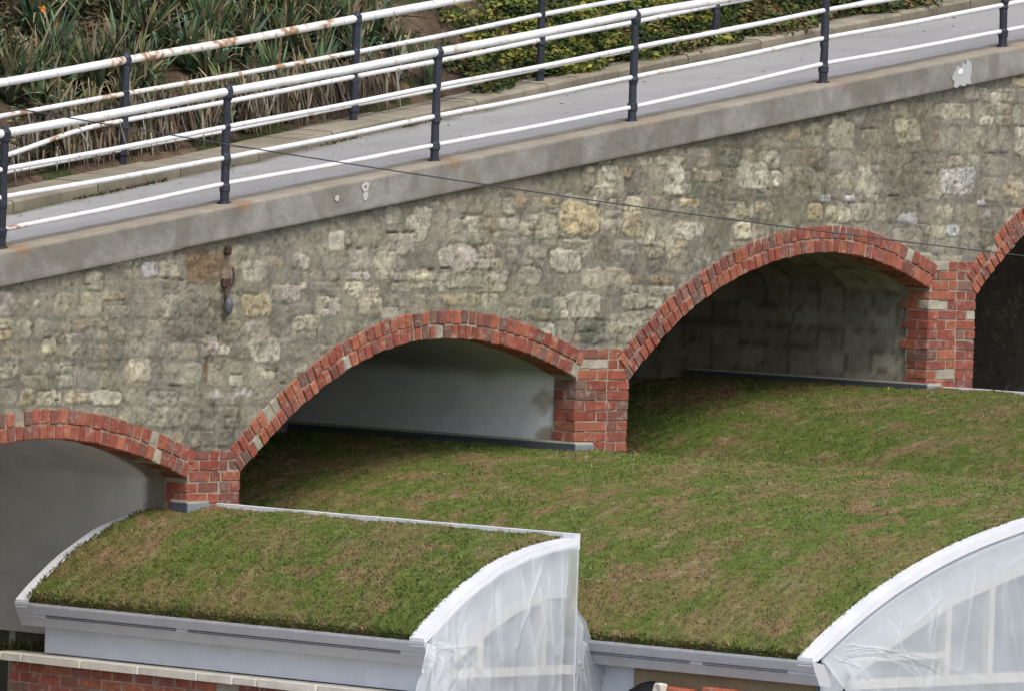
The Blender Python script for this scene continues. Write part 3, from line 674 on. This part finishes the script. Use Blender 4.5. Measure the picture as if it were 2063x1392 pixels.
while zz_ > .9:
    y_ = -5.62+(.11 if r_ % 2 else 0)
    while y_ < -3.75: lg.cbox((-3.06, y_, zz_-.066), (-2.84, min(y_+.215, -3.7), zz_), brickcol(.03), .006, .005); y_ += .224
    zz_ -= .075; r_ += 1
lg.box((-3.05, -5.6, 0), (-2.86, -3.72, .95), MOR)
o = lg.build('brick_ledge', MB_); tag(o, 'low brick ledge under the tan board that carries the terracotta blocks', 'ledge')
p = xz(1300, 1372, -2.95); yy, uu_ = np.meshgrid(np.linspace(p[1]-.33, p[1]+.3, 40), np.linspace(0, 1, 16), indexing='ij')
hx = p[2]+.01-.55*np.abs((yy-p[1])/.35)**1.6*.35+.03*(fbm(yy, uu_, 90, 9)-.5)
v = np.stack([-3.06+.2*uu_+.05*(fbm(yy, uu_*3, 91, 8)-.5), yy, 1.93+(hx-1.93)*np.sin(uu_*math.pi/2)], -1).reshape(-1, 3); i = np.arange(yy.size).reshape(yy.shape)
o = mesh_np('black_sheet', v, np.stack([i[:-1, :-1], i[1:, :-1], i[1:, 1:], i[:-1, 1:]], -1).reshape(-1, 4), (.012, .012, .014), MI, smooth=True)
tag(o, 'crumpled black sheeting lying under the end of the tan board', 'sheeting')
mb = MB(); p = xz(1330, 1386, -3.0); mb.hull8(np.array([[x, y, z] for z in (p[2]-.08, p[2]+.03) for y in (p[1]-.05, p[1]+.04) for x in (-3.04, -2.98)]), (.62, .6, .52), .01, .03)
o = mb.build('rubble_lump', MC); tag(o, 'small pale broken lump beside the black sheeting', 'rubble')

# low brick wall with cap stones beside the small building
lw = empty('low_brick_wall', (-4.6, 0, 0)); tag(lw, 'low red brick wall with pale cap stones below the small roof', 'wall')
mb = MB(); mo = MB(); X0 = -4.665; yA = xz(18, 1335, X0)[1]; z = 2.345; r = 0
ZC = xz(85, 1316, -4.50)[2]; z = ZC-.058
while z > 1.0:
    y = yA-(.11 if r % 2 else 0); 
    if r % 2: mb.cbox((X0, y, z-.066), (X0+.1, yA, z), brickcol(.03)*1.0, .005, .004); 
    while y > -5.2:
        l = .215; mb.cbox((X0+random.uniform(-.003, .003), y-l, z-.066), (X0+.1, y-.009, z), brickcol(.03), .005, .004); y -= l+.0
    z -= .075; r += 1
mo.box((X0+.006, -5.2, 0), (X0+.15, yA-.01, ZC-.06), MOR)
mb.build('brickwork', MB_, lw); mo.build('mortar', MC, lw)
mb = MB(); y = xz(-12, 1309, X0-.02)[1]; q = 0
while y > -5.0:
    l = [.10, .22, .62, .60, .60, .36, .24][q % 7] if q < 7 else .6
    mb.cbox((X0-.045, y-l+.006, ZC-.055), (-4.40, y, ZC), np.array((.64, .61, .52))*random.uniform(.93, 1.05), .008, .004); y -= l; q += 1
mb.build('cap_stone', MC, lw); adopt(lw)
mb = MB(); p = on(27, 1292, 1, 1.9); mb.box((p[0]-.03, 1.86, 1.6), (p[0]+.03, 1.92, p[2]+.09), (.5, .48, .42), .01); o = mb.build('wooden_post', MC); tag(o, 'short pale post standing in the dark gap behind the low brick wall', 'post')
p = on(45, 1300, 1, 1.2)
nb = 900; B = np.stack([p[0]+(rs.rand(nb)-.5)*.8, 1.2+rs.rand(nb)*.3, np.full(nb, p[2]-.06)+.05*rs.rand(nb)], 1)
v, f, c = blades_np(B, rs.randn(nb, 3)*.5+np.array([0, 0, 1.]), .03+.06*rs.rand(nb), .01+.01*rs.rand(nb), rs.rand(nb), np.tile((.05, .065, .02), (nb, 1)), np.tile((.12, .13, .05), (nb, 1)))
o = mesh_np('weeds', v, f, c, ML); tag(o, 'low green weeds in the gap behind the brick wall', 'weeds', kind='stuff')

# ------------------------------------------------------------------ plastic sheets
mpz = bpy.data.materials.new('polythene'); mpz.use_nodes = True; t = mpz.node_tree; b = t.nodes['Principled BSDF']
b.inputs['Base Color'].default_value = (.74, .79, .82, 1); b.inputs['Roughness'].default_value = .32; b.inputs['Specular IOR Level'].default_value = .5
tl = t.nodes.new('ShaderNodeBsdfTranslucent'); tl.inputs[0].default_value = (.78, .83, .86, 1)
tr = t.nodes.new('ShaderNodeBsdfTransparent'); m1 = t.nodes.new('ShaderNodeMixShader'); m1.inputs[0].default_value = .38
m2 = t.nodes.new('ShaderNodeMixShader'); at = t.nodes.new('ShaderNodeAttribute'); at.attribute_name = 'Col'; sp = t.nodes.new('ShaderNodeSeparateColor')
t.links.new(at.outputs[0], sp.inputs[0]); t.links.new(sp.outputs[0], m2.inputs[0])
t.links.new(b.outputs[0], m1.inputs[1]); t.links.new(tl.outputs[0], m1.inputs[2]); t.links.new(tr.outputs[0], m2.inputs[1]); t.links.new(m1.outputs[0], m2.inputs[2])
t.links.new(m2.outputs[0], t.nodes['Material Output'].inputs[0])
no = t.nodes.new('ShaderNodeTexNoise'); no.inputs['Scale'].default_value = 9; no.inputs['Detail'].default_value = 3
tc = t.nodes.new('ShaderNodeTexCoord'); mp_ = t.nodes.new('ShaderNodeMapping'); mp_.inputs['Scale'].default_value = (1, 1, .25); bp = t.nodes.new('ShaderNodeBump'); bp.inputs['Distance'].default_value = .012; bp.inputs['Strength'].default_value = .7
t.links.new(tc.outputs['Object'], mp_.inputs[0]); t.links.new(mp_.outputs[0], no.inputs['Vector']); t.links.new(no.outputs[0], bp.inputs['Height']); t.links.new(bp.outputs[0], b.inputs['Normal'])
def sheet(name, top, bot, nu, nv, fold, seed, label, parent=None, ncr=26, asp=1.3):
    """top, bot: 3-D polylines; folds grow with the distance from the fixing"""
    top = np.array(top); bot = np.array(bot)
    def rsmp(P):
        s = np.concatenate([[0], np.cumsum(np.linalg.norm(np.diff(P, axis=0), axis=1))]); u = np.linspace(0, s[-1], nu); return np.stack([np.interp(u, s, P[:, k]) for k in range(3)], 1)
    T = rsmp(top); Bt = rsmp(bot); v_ = np.linspace(0, 1, nv)
    P = T[:, None]*(1-v_[None, :, None])+Bt[:, None]*v_[None, :, None]
    u = np.repeat(np.linspace(0, 1, nu)[:, None], nv, 1); vv = np.repeat(v_[None], nu, 0)
    wob = u*9+1.2*(fbm(u*3, vv*2, seed, 1)-.5)
    d = fold*(.02+.98*vv**.7)*(.8*(1-np.abs(np.sin(wob*2.3)))**2.2+.5*(fbm(u*8, vv*3, seed+3, 1)-.5))
    cr = np.zeros_like(u); q_ = np.random.RandomState(seed)
    uw = u+.03*(fbm(u*5, vv*5, seed+5, 1, 3)-.5); vw = vv+.05*(fbm(u*5, vv*5, seed+6, 1, 3)-.5)
    for c_ in range(ncr):
        if c_ % 3 == 0: a0 = np.array([.02+.05*q_.rand(), .04+.25*q_.rand()]); a1 = np.array([.06+.5*q_.rand()**1.5, .55+.45*q_.rand()])
        elif c_ % 3 == 1: a0 = np.array([.95*q_.rand(), .02+.1*q_.rand()]); a1 = a0+np.array([.08*q_.randn(), .5+.5*q_.rand()])
        else: a0 = q_.rand(2)*np.array([1, .8]); a1 = a0+q_.randn(2)*np.array([.05, .26])
        dv_ = (a1-a0)*np.array([asp, 1]); L2 = (dv_**2).sum()+1e-6
        tt = np.clip((((uw-a0[0])*asp)*dv_[0]+(vw-a0[1])*dv_[1])/L2, 0, 1)
        dd = np.hypot((uw-a0[0])*asp-tt*dv_[0], vw-a0[1]-tt*dv_[1]); w_ = (.006+.016*q_.rand())*(.5+tt)
        am_ = (.4+.8*q_.rand())*(1-.6*tt)*np.minimum(1, tt*6+.2)
        r_ = np.exp(-dd/w_)*am_; cr = np.maximum(cr, r_); d = d+fold*.9*r_*(1 if q_.rand() < .7 else -1)
    P[..., 1] -= d; P[..., 0] += .5*d
    op = np.clip(.545+.22*(fbm(u*6, vv*2, seed+9, 2)-.5)*2+.9*np.clip(np.abs(np.gradient(d, axis=0))*nu*.01, 0, .2)+.30*cr, .32, .85)
    hem = np.maximum(1-sstep(.0, .035, vv), np.maximum(1-sstep(0, .02, u), sstep(.985, 1, u))); op = np.clip(op+.30*hem, 0, .95)
    i = np.arange(nu*nv).reshape(nu, nv)
    o = mesh_np(name, P.reshape(-1, 3), np.stack([i[:-1, :-1], i[1:, :-1], i[1:, 1:], i[:-1, 1:]], -1).reshape(-1, 4), np.repeat(op.reshape(-1, 1), 3, 1), mpz, parent, True)
    return o
root = empty('plastic_sheet', (-3.9, YF1, 0)); tag(root, 'clear polythene sheet draped over the small gable, flaring at its right', 'plastic sheet', 'polythene sheets over gables')
yp = YF1-.012
top1 = [on(x, y, 1, yp) for x, y in [(862, 1296), (880, 1270), (908, 1238), (940, 1206), (980, 1172), (1018, 1146), (1070, 1121), (1120, 1104), (1167, 1093)]]
bot1 = [on(x, y, 1, yp-.10) for x, y in [(828, 1420), (900, 1425), (1000, 1425), (1080, 1425), (1157, 1425)]]
sheet('sheet_panel', top1, bot1, 300, 260, .018, 201, None, root, 34)
w1 = [on(x, y, 1, yp-.02) for x, y in [(1158, 1215), (1160, 1218), (1162, 1224)]]; w2 = [on(x, y, 1, yp+.05) for x, y in [(1150, 1430), (1200, 1430), (1245, 1425)]]
sheet('loose_flap', w1, w2, 110, 200, .04, 221, None, root, 12, .5)
adopt(root)
root = empty('plastic_sheet', (-1, YF2, 0)); tag(root, 'clear polythene sheet over the wide arched gable at the lower right corner', 'plastic sheet', 'polythene sheets over gables')
yp = YF2-.012; PRs = [(x, yp, z-.045) for x, z in PR2[1:]]
bot2 = [on(x, y, 1, yp-.06) for x, y in [(1706, 1395), (1735, 1430), (1850, 1440), (2000, 1440), (2200, 1440), (2400, 1440)]]
sheet('sheet_panel', PRs, bot2, 620, 240, .012, 243, None, root, 34, 3.2); adopt(root)

# ------------------------------------------------------------------ railings
def railing(name, posts, yfun, zbase, label, far=False):
    root = empty(name, (posts[0], yfun(posts[0]), float(zbase(posts[0])))); tag(root, label, 'railing')
    HT = [.822, .565, .345, .135]; RR = [.033, .0195, .0195, .018]
    BL = np.array((.018, .021, .030))
    for q, px in enumerate(posts):
        mb = MB(); y = yfun(px); z0 = float(zbase(px)); tl_ = (rs.rand()-.5)*.012
        zz = [0, .10, .105, .115, .155, .165, .17, .30, .32, .345, .37, .39, .56, .585, .60, .77, .785, .80, .845, .86, .885, .895]
        rr = [.034, .034, .037, .042, .042, .037, .033, .032, .035, .038, .035, .032, .031, .034, .031, .031, .036, .043, .044, .037, .022, .004]
        if far: rr = [r*1.02 for r in rr]
        P = [(px+tl_*h, y+.004*rs.randn()*(h > .2), z0-.03+h*1.02) for h in zz]
        n = 12; mb.tube(P, np.array(rr)*(1+.04*rs.randn(len(rr))), n, BL*(1+.5*rs.rand()))
        mb.tube([(px, y, z0-.01), (px, y, z0+.012)], [.055, .05], 12, BL)
        mb.build('post', MI, root)
    dense = np.arange(posts[0]-.3, posts[-1]+.3, .012)
    pts_y = np.array([yfun(x) for x in posts])
    for k, (h, r) in enumerate(zip(HT, RR)):
        yy = np.interp(dense, posts, pts_y); jz = np.interp(dense, posts, .012*rs.randn(len(posts)))
        zz = zbase(dense)+h+jz-.006*np.sin(np.interp(dense, posts, np.arange(len(posts)))*math.pi)**2
        yield_c = np.tile((.77, .78, .79), (len(dense), 1))
        nn = fbm(dense, dense*0+k, 600+k+(10 if far else 0), 9, 3)
        if far:
            xa, xb = posts[2]-1.2, posts[4]-.2
            zone = sstep(posts[2]-.35, posts[2]-.2, dense)*(1-sstep(posts[3]-.25, posts[3]-.05, dense)) if k < 2 else np.zeros(len(dense))
            if k == 0: am = .46
            else: am = .52
            ru = zone*sstep(am+.02, am+.14, nn)
            if k == 2:
                ru = np.exp(-((dense-posts[2]+.15)/.12)**2)*.8+np.exp(-((dense-posts[2]+.75)/.05)**2)
                d = posts[2]-dense; bend = np.where(d > .1, -.11*sstep(.25, 1.6, d), 0)*(dense > posts[1]+.0); zz = zz+bend
            if k == 1: ru = ru*.7+np.exp(-((dense-(posts[2]-1.12))/.09)**2)+np.exp(-((dense-posts[2]+.15)/.10)**2)*.6
            yel = zone[:, None]*.35; yield_c = yield_c*(1-yel)+np.array((.74, .68, .52))*yel
        else:
            ru = sstep(.74, .8, nn)*.3
            if k == 3: ru = np.exp(-np.clip((dense-(posts[1]+.0))/.22, 0, 9)**4)*(dense > posts[1]-.3)*.9
        ru = np.clip(ru, 0, 1)
        A_, D_ = np.meshgrid(np.arange(10), dense); n2 = fbm(D_, A_*.012, 680+k+(10 if far else 0), 30, 3); n3 = fbm(D_, A_*.02, 690+k, 11, 3)
        ru = np.clip(ru[:, None]*sstep(.36, .56, n2)*1.1+(.5*sstep(.66, .72, n2)*sstep(.5, .6, n3) if far else .25*sstep(.70, .76, n2)), 0, .9)
        dirt = .86+.22*n3; yc = np.repeat(yield_c[:, None], 10, 1)*dirt[..., None]
        yc = mixc(yc, (.50, .36, .20), np.clip(ru*1.6, 0, .7)); yc = mixc(yc, (.30, .13, .055), np.clip(ru*1.3-.35, 0, .85)); yield_c = yc.reshape(-1, 3)
        mb = MB(); P = np.stack([dense, yy+.003*(fbm(dense, dense*0, 640+k, 2)-.5), zz], 1)
        mb.tube(P, r*(1+.06*(nn-.5)), 10, yield_c)
        for px in posts:   # slim sleeves where the bars pass the posts
            pass
        mb.build('handrail' if k == 0 else 'rail', MP, root, True)
    adopt(root); return root
railing('railing', POSTS, lambda x: .1, lambda x: ztop(x), 'near white four-bar railing on black posts along the coping edge')
def rampz(X, off): return ztop(X)+off
fp = []
m_ = .1587
def onramp(px, py, off):
    d = ray(px, py); n = np.array([-m_, 0, 1]); k = 5.324+m_*5.474+off; t_ = (k-n@CAM)/(n@d); return CAM+t_*d
fq = [onramp(x, y, .06) for x, y in [(247, 333), (712, 245), (1087, 166), (1440, 92)]]
FX = [fq[0][0]-4.9, fq[0][0]-2.45]+[p[0] for p in fq]+[fq[3][0]+2.35, fq[3][0]+4.7]; FY = [2.25, 2.3]+[p[1] for p in fq]+[2.6, 2.62]
railing('railing', FX, lambda x: float(np.interp(x, FX, FY)), lambda x: ztop(x)+.05, 'far white railing with rusty handrail on black posts beside the bank', far=True)

# thin cable in front of everything
pts = [(-250, 165), (-60, 207), (131, 241), (339, 273), (470, 295), (700, 325), (990, 372), (1300, 420), (1660, 470), (2063, 516), (2300, 541)]
P = np.array([on(x, y, 1, -3.0) for x, y in pts]); cf = np.polyfit(P[:, 0], P[:, 2], 3); xx = np.linspace(P[0, 0], P[-1, 0], 120)
mb = MB(); mb.tube(np.stack([xx, np.full(120, -3.0), np.polyval(cf, xx)], 1), .0048, 6, (.05, .05, .055)); o = mb.build('overhead_cable', MI, smooth=True)
tag(o, 'thin dark cable sagging across the front of the viaduct', 'cable')
# rusty bracket with a grey weight
br = empty('wall_bracket', tuple(on(458, 575, 1, 0))); tag(br, 'rusty iron bracket with a grey weight hanging below, on the stone wall', 'bracket')
p = on(455, 571, 1, -.02); RU = (.06, .03, .022)
mb = MB(); mb.cbox((p[0]-.04, -.05, p[2]-.035), (p[0]+.04, .0, p[2]+.035), RU, .01, .012); mb.build('plate', MI, br)
mb = MB(); q = [on(x, y, 1, -.05) for x, y in [(470, 540), (471, 555), (470, 572), (466, 580), (457, 583), (454, 590), (454, 612)]]; mb.tube(q, .009, 8, RU); mb.build('hook', MI, br, True)
mb = MB(); zz = np.linspace(0, 1, 12); a = on(461, 600, 1, -.06); b_ = on(459, 637, 1, -.06); rr = .036*np.sqrt(np.clip(np.sin(np.clip(zz*1.0+.03, 0, 1)*math.pi), .02, 1)); mb.tube([a+(b_-a)*t_ for t_ in zz], rr, 12, (.085, .09, .10)); mb.build('weight', MI, br, True)
q = on(461, 505, 1, -.02); mb = MB(); mb.cbox((q[0]-.03, -.035, q[2]-.03), (q[0]+.02, .0, q[2]+.035), (.055, .03, .024), .01, .02); mb.build('iron_stub', MI, br); adopt(br)

# ------------------------------------------------------------------ planting on the bank
def sword(px, py, n, Lm, label, dead=.25, green=(.10, .15, .05), skirt=0, spread=.2):
    p = at_hill(px, py); root = empty('sword_leaf_plant', tuple(p)); tag(root, label, 'plant', 'sword-leaved plants on the bank')
    B = p+np.concatenate([rs.randn(n, 2)*spread, np.zeros((n, 1))], 1); B[:, 2] = hillz(B[:, 0], B[:, 1])-.02
    nc = 6; cr = p+np.concatenate([rs.randn(nc, 2)*spread*1.1, np.zeros((nc, 1))], 1); k = rs.randint(0, nc, n)
    B = cr[k]+rs.randn(n, 3)*np.array([.025, .025, 0]); B[:, 1] = np.maximum(B[:, 1], ky1(B[:, 0])+.14); B[:, 2] = hillz(B[:, 0], B[:, 1])+.02+.10*rs.rand(n)
    lean = rs.randn(nc, 3)*.22+np.array([-.10, -.10, .75]); fanax = rs.rand(nc)*math.pi
    an = np.clip(rs.randn(n)*.62, -1.45, 1.45); wob = rs.randn(n)*.28
    fx = np.cos(fanax[k]); fy = np.sin(fanax[k])
    D = np.stack([fx*np.sin(an)-fy*wob, fy*np.sin(an)+fx*wob, np.cos(an)], 1)+lean[k]*.35
    near = B[:, 1] < ky1(B[:, 0])+.45; D[near, 1] = np.abs(D[near, 1])*.8+.02; D[near, 2] += .2
    L = Lm*(.55+.5*rs.rand(n)); W = .024+.020*rs.rand(n); bd = .12+.75*rs.rand(n)**1.5
    g = np.array(green)*random.uniform(.7, 1.1)*(.3+1.2*rs.rand(n, 1)); g[:, 2] *= .7+.7*rs.rand(n)
    dd = rs.rand(n) < dead; tan = np.array([(.36, .30, .19), (.24, .17, .10), (.28, .25, .19)])[rs.randint(0, 3, n)]*(.5+.7*rs.rand(n, 1))
    cA = np.where(dd[:, None], tan, g*.8); cB = np.where(dd[:, None], tan*1.1, g*1.25)
    br_ = (~dd) & (rs.rand(n) < .35); cB[br_] = np.array((.30, .24, .12))
    v, f, c = blades_np(B, D, L, W, bd, cA, cB, 5); mesh_np('leaves', v, f, c, ML, root)
    if skirt:
        m = skirt; B = p+np.concatenate([rs.randn(m, 1)*.34, -.02+rs.rand(m, 1)*.26-.12, np.zeros((m, 1))], 1)
        B[:, 1] = np.maximum(B[:, 1], ky1(B[:, 0])+.03+.2*rs.rand(m)); hb = np.maximum(hillz(B[:, 0], B[:, 1]), ztop(B[:, 0])+.05); top = .16+.22*rs.rand(m); B[:, 2] = hb+top
        D = rs.randn(m, 3)*np.array([.28, .12, .2])+np.array([.1, -.12, -1.0]); L = top*(.8+.5*rs.rand(m)); W = .010+.014*rs.rand(m)
        tan = np.array([(.42, .38, .29), (.30, .25, .18), (.22, .15, .10), (.36, .33, .27), (.14, .09, .06)])[rs.randint(0, 5, m)]*(.4+.6*rs.rand(m, 1))
        v, f, c = blades_np(B, D, L, W, np.zeros(m), tan, tan*.8, 3); mesh_np('dead_leaves', v, f, c, ML, root)
    adopt(root)
front = [(150, 318, 'first'), (270, 298, 'second'), (385, 276, 'third'), (495, 255, 'fourth'), (600, 236, 'fifth'), (690, 216, 'sixth')]
for q, (x, y, o_) in enumerate(front):
    sword(x, y, 330, .50, 'sword-leaved clump with pale dead skirt hanging over the kerb, %s from left' % o_, .5, (.08, .125, .04), 260)
mid = [(40, 190, 'beside the left edge of the picture'), (170, 175, 'behind the first post from left of the far railing'), (300, 160, 'above the rusty rail, just right of the first post'), (430, 140, 'under the rusty handrail, middle of the bank'),
       (560, 120, 'under the clean end of the rusty handrail'), (680, 110, 'beside the second far post, on its left'), (790, 120, 'last clump before the bare brown earth')]
for q, (x, y, l) in enumerate(mid):
    sword(x, y, 520 if x < 750 else 200, .62 if x < 750 else .42, 'dark green sword-leaved clump '+l, .22, (.085, .15, .07), 0, .24)
up = [(120, 70, 'above the far handrail near the left'), (240, 50, 'tallest blue-green, above the first far post'), (360, 40, 'upper bank with fan of straight leaves'), (480, 30, 'topmost, with arching tan leaves'), (600, 25, 'at the top edge above the rusty handrail'), (700, 10, 'at the top edge above the second far post')]
for q, (x, y, l) in enumerate(up):
    sword(x, y, 560, .66, 'green sword-leaved clump '+l, .2 if x < 420 else .36, (.085, .165, .085) if x < 420 else (.13, .175, .055), 0, .26)
def shrub(px, py, rad, n, label, cols, size=.03, name='leafy_shrub', hgt=.6):
    p = at_hill(px, py); root = empty(name, tuple(p)); tag(root, label, 'shrub', 'leafy shrubs on the bank')
    cen = p[None]+rs.randn(14, 3)*np.array([rad*.55, rad*.45, 0]); k = rs.randint(0, 14, n)
    d = rs.randn(n, 3); d /= np.linalg.norm(d, axis=1)[:, None]; rr = rad*.55*rs.rand(n)**.4
    P = cen[k]+d*rr[:, None]*np.array([1, 1, hgt]); P[:, 2] = hillz(P[:, 0], P[:, 1])+np.abs(P[:, 2]-p[2])*.8*hgt+.01+rad*.25*rs.rand(n)
    a = rs.randn(n, 3); a[:, 2] *= .4; a /= np.linalg.norm(a, axis=1)[:, None]; nrm = rs.randn(n, 3)*.7+np.array([-.3, -.5, .9]); b = np.cross(nrm, a); b /= np.linalg.norm(b, axis=1)[:, None]
    s = size*(.5+.8*rs.rand(n))[:, None]; bend = np.cross(a, b)*s*.25
    v = np.stack([P-a*s, P-b*s*.55+bend, P+a*s, P+b*s*.55+bend], 1).reshape(-1, 3); f = np.arange(4*n).reshape(n, 4)
    clump = fbm(P[:, 0]*1.0, P[:, 1]+P[:, 2], 700, 7, 2)
    ci = np.clip((clump*1.6-.3+.35*rs.randn(n)*.6)*len(cols), 0, len(cols)-1).astype(int)
    c = np.repeat(np.array(cols)[ci]*(.55+.8*rs.rand(n, 1)), 4, 0); mesh_np('foliage', v, f, c, ML, root)
    mb = MB()
    for q in range(14):
        e = cen[q].copy(); e[2] = hillz(e[0], e[1])+rad*.35; mb.tube([p+np.array([0, 0, -.02]), (p+e)/2+np.array([0, 0, .05]), e], [.012, .008, .004], 5, (.09, .06, .04))
    mb.build('stems', MG, root, True); adopt(root)
YG = [(.04, .065, .018), (.08, .115, .025), (.13, .165, .03), (.20, .225, .04), (.30, .28, .06)]
DG = [(.03, .05, .018), (.055, .08, .022), (.09, .12, .03), (.14, .16, .04), (.19, .13, .06)]
MIX = [(.05, .05, .02), (.09, .08, .03), (.13, .10, .05), (.20, .15, .09), (.26, .22, .13)]
for q in [(980, 160, .3, 1500, 'low dark shrub at the foot of the bare earth bank', DG), (1040, 120, .36, 2200, 'bright green shrub beside the third far post, on its left', YG), (1130, 135, .36, 2600, 'yellow-green shrub just right of the third far post', YG),
          (1220, 105, .36, 2600, 'yellow-green shrub between near and far posts at centre', YG), (1320, 92, .38, 2800, 'dense leafy shrub right of the central near post', DG), (1420, 70, .36, 2600, 'bushy shrub against the fourth far post', YG),
          (1520, 55, .36, 2600, 'dark leafy shrub right of the fourth far post', DG), (1610, 40, .34, 2300, 'grey-green shrub left of the tall near post at right', DG), (1720, 18, .34, 2000, 'dark shrub by the kerb right of the tall near post', DG), (1820, 2, .34, 1800, 'small dark shrub at the top edge, furthest right', DG),
          (1100, 50, .4, 2600, 'yellowish shrub high on the bank behind the third far post', YG), (1220, 30, .4, 2600, 'yellow-tipped shrub at the top edge near centre', YG), (1340, 25, .4, 2600, 'green shrub at the top edge behind the near handrail', YG), (1450, 10, .4, 2400, 'dark green shrub at the top edge, right of centre', DG), (1560, 2, .36, 2000, 'bronze-tinted shrub at the top edge above the kerb', DG)]:
    shrub(*q)
shrub(30, 60, .42, 2600, 'brown and green scrub in the upper left corner', MIX); shrub(100, 10, .42, 2200, 'tangled brown scrub at the top edge, far left', MIX)
shrub(40, 290, .34, 1500, 'low pale green weeds on the kerb at the left edge', [(.07, .09, .03), (.13, .15, .06), (.26, .23, .15), (.34, .30, .22)], .022, 'kerbside_weeds', .25)
p = at_hill(52, 50); mb = MB()
for k in range(7):
    a = 2*math.pi*k/7; cpt = p+np.array([-.25, -.45, .12]); e = np.array([math.cos(a), 0, math.sin(a)])*.03; sdv = np.array([-math.sin(a), 0, math.cos(a)])*.013
    mb.add([cpt, cpt+e*.6+sdv+np.array([0, -.012, 0]), cpt+e, cpt+e*.6-sdv+np.array([0, -.012, 0])], [(0, 1, 2, 3)], (.75, .28, .03))
o = mb.build('orange_flower', ML); tag(o, 'single orange flower in the brown scrub, upper left', 'flower')
# weeds and grit at the foot of the kerb
n = 5000; bx = -5+rs.rand(n)*12; ok_ = vnoise(bx*1.8, bx*0, 39)*(1.15-.06*bx) > .52; bx = bx[ok_]; n = len(bx)
B = np.stack([bx, ky0(bx)-.005-.05*rs.rand(n)**2, ztop(bx)-.035], 1); cw = np.array([(.09, .12, .03), (.06, .08, .025), (.16, .13, .07), (.10, .07, .04)])[rs.randint(0, 4, n)]*(.6+.7*rs.rand(n, 1))
v, f, c = blades_np(B, rs.randn(n, 3)*.6+np.array([0, -.1, .6]), .015+.035*rs.rand(n), .008+.012*rs.rand(n), .4*rs.rand(n), cw, cw*1.3, 2)
o = mesh_np('kerb_weeds', v, f, c, ML); tag(o, 'low weeds and moss growing along the foot of the kerb', 'weeds', kind='stuff')
# dead twigs and leaves over the bare earth, a few blown onto the path
n = 9000; bx = -4+rs.rand(n)*12; by = ky1(bx)+.02+rs.rand(n)*3.2; bz = hillz(bx, by)+.005
k_ = 420; by[:k_] = ky0(bx[:k_])-.02-1.5*rs.rand(k_)**3; bz[:k_] = ztop(bx[:k_])-.022; B = np.stack([bx, by, bz], 1)
D = rs.randn(n, 3)*np.array([1, 1, .35]); D[:, 2] = np.abs(D[:, 2]); tan = np.array([(.20, .13, .09), (.13, .085, .06), (.28, .21, .14), (.17, .095, .075), (.10, .10, .04)])[rs.randint(0, 5, n)]*(.5+.9*rs.rand(n, 1))
L_ = .03+.10*rs.rand(n)**2; L_[:k_] = .015+.02*rs.rand(k_); D[:k_, 2] = .05
v, f, c = blades_np(B, D, L_, .004+.012*rs.rand(n), .2*rs.rand(n), tan, tan, 2)
o = mesh_np('leaf_litter', v, f, c, ML); tag(o, 'dead leaves and twigs scattered over the bank', 'leaf litter', kind='stuff')
adopt(via)
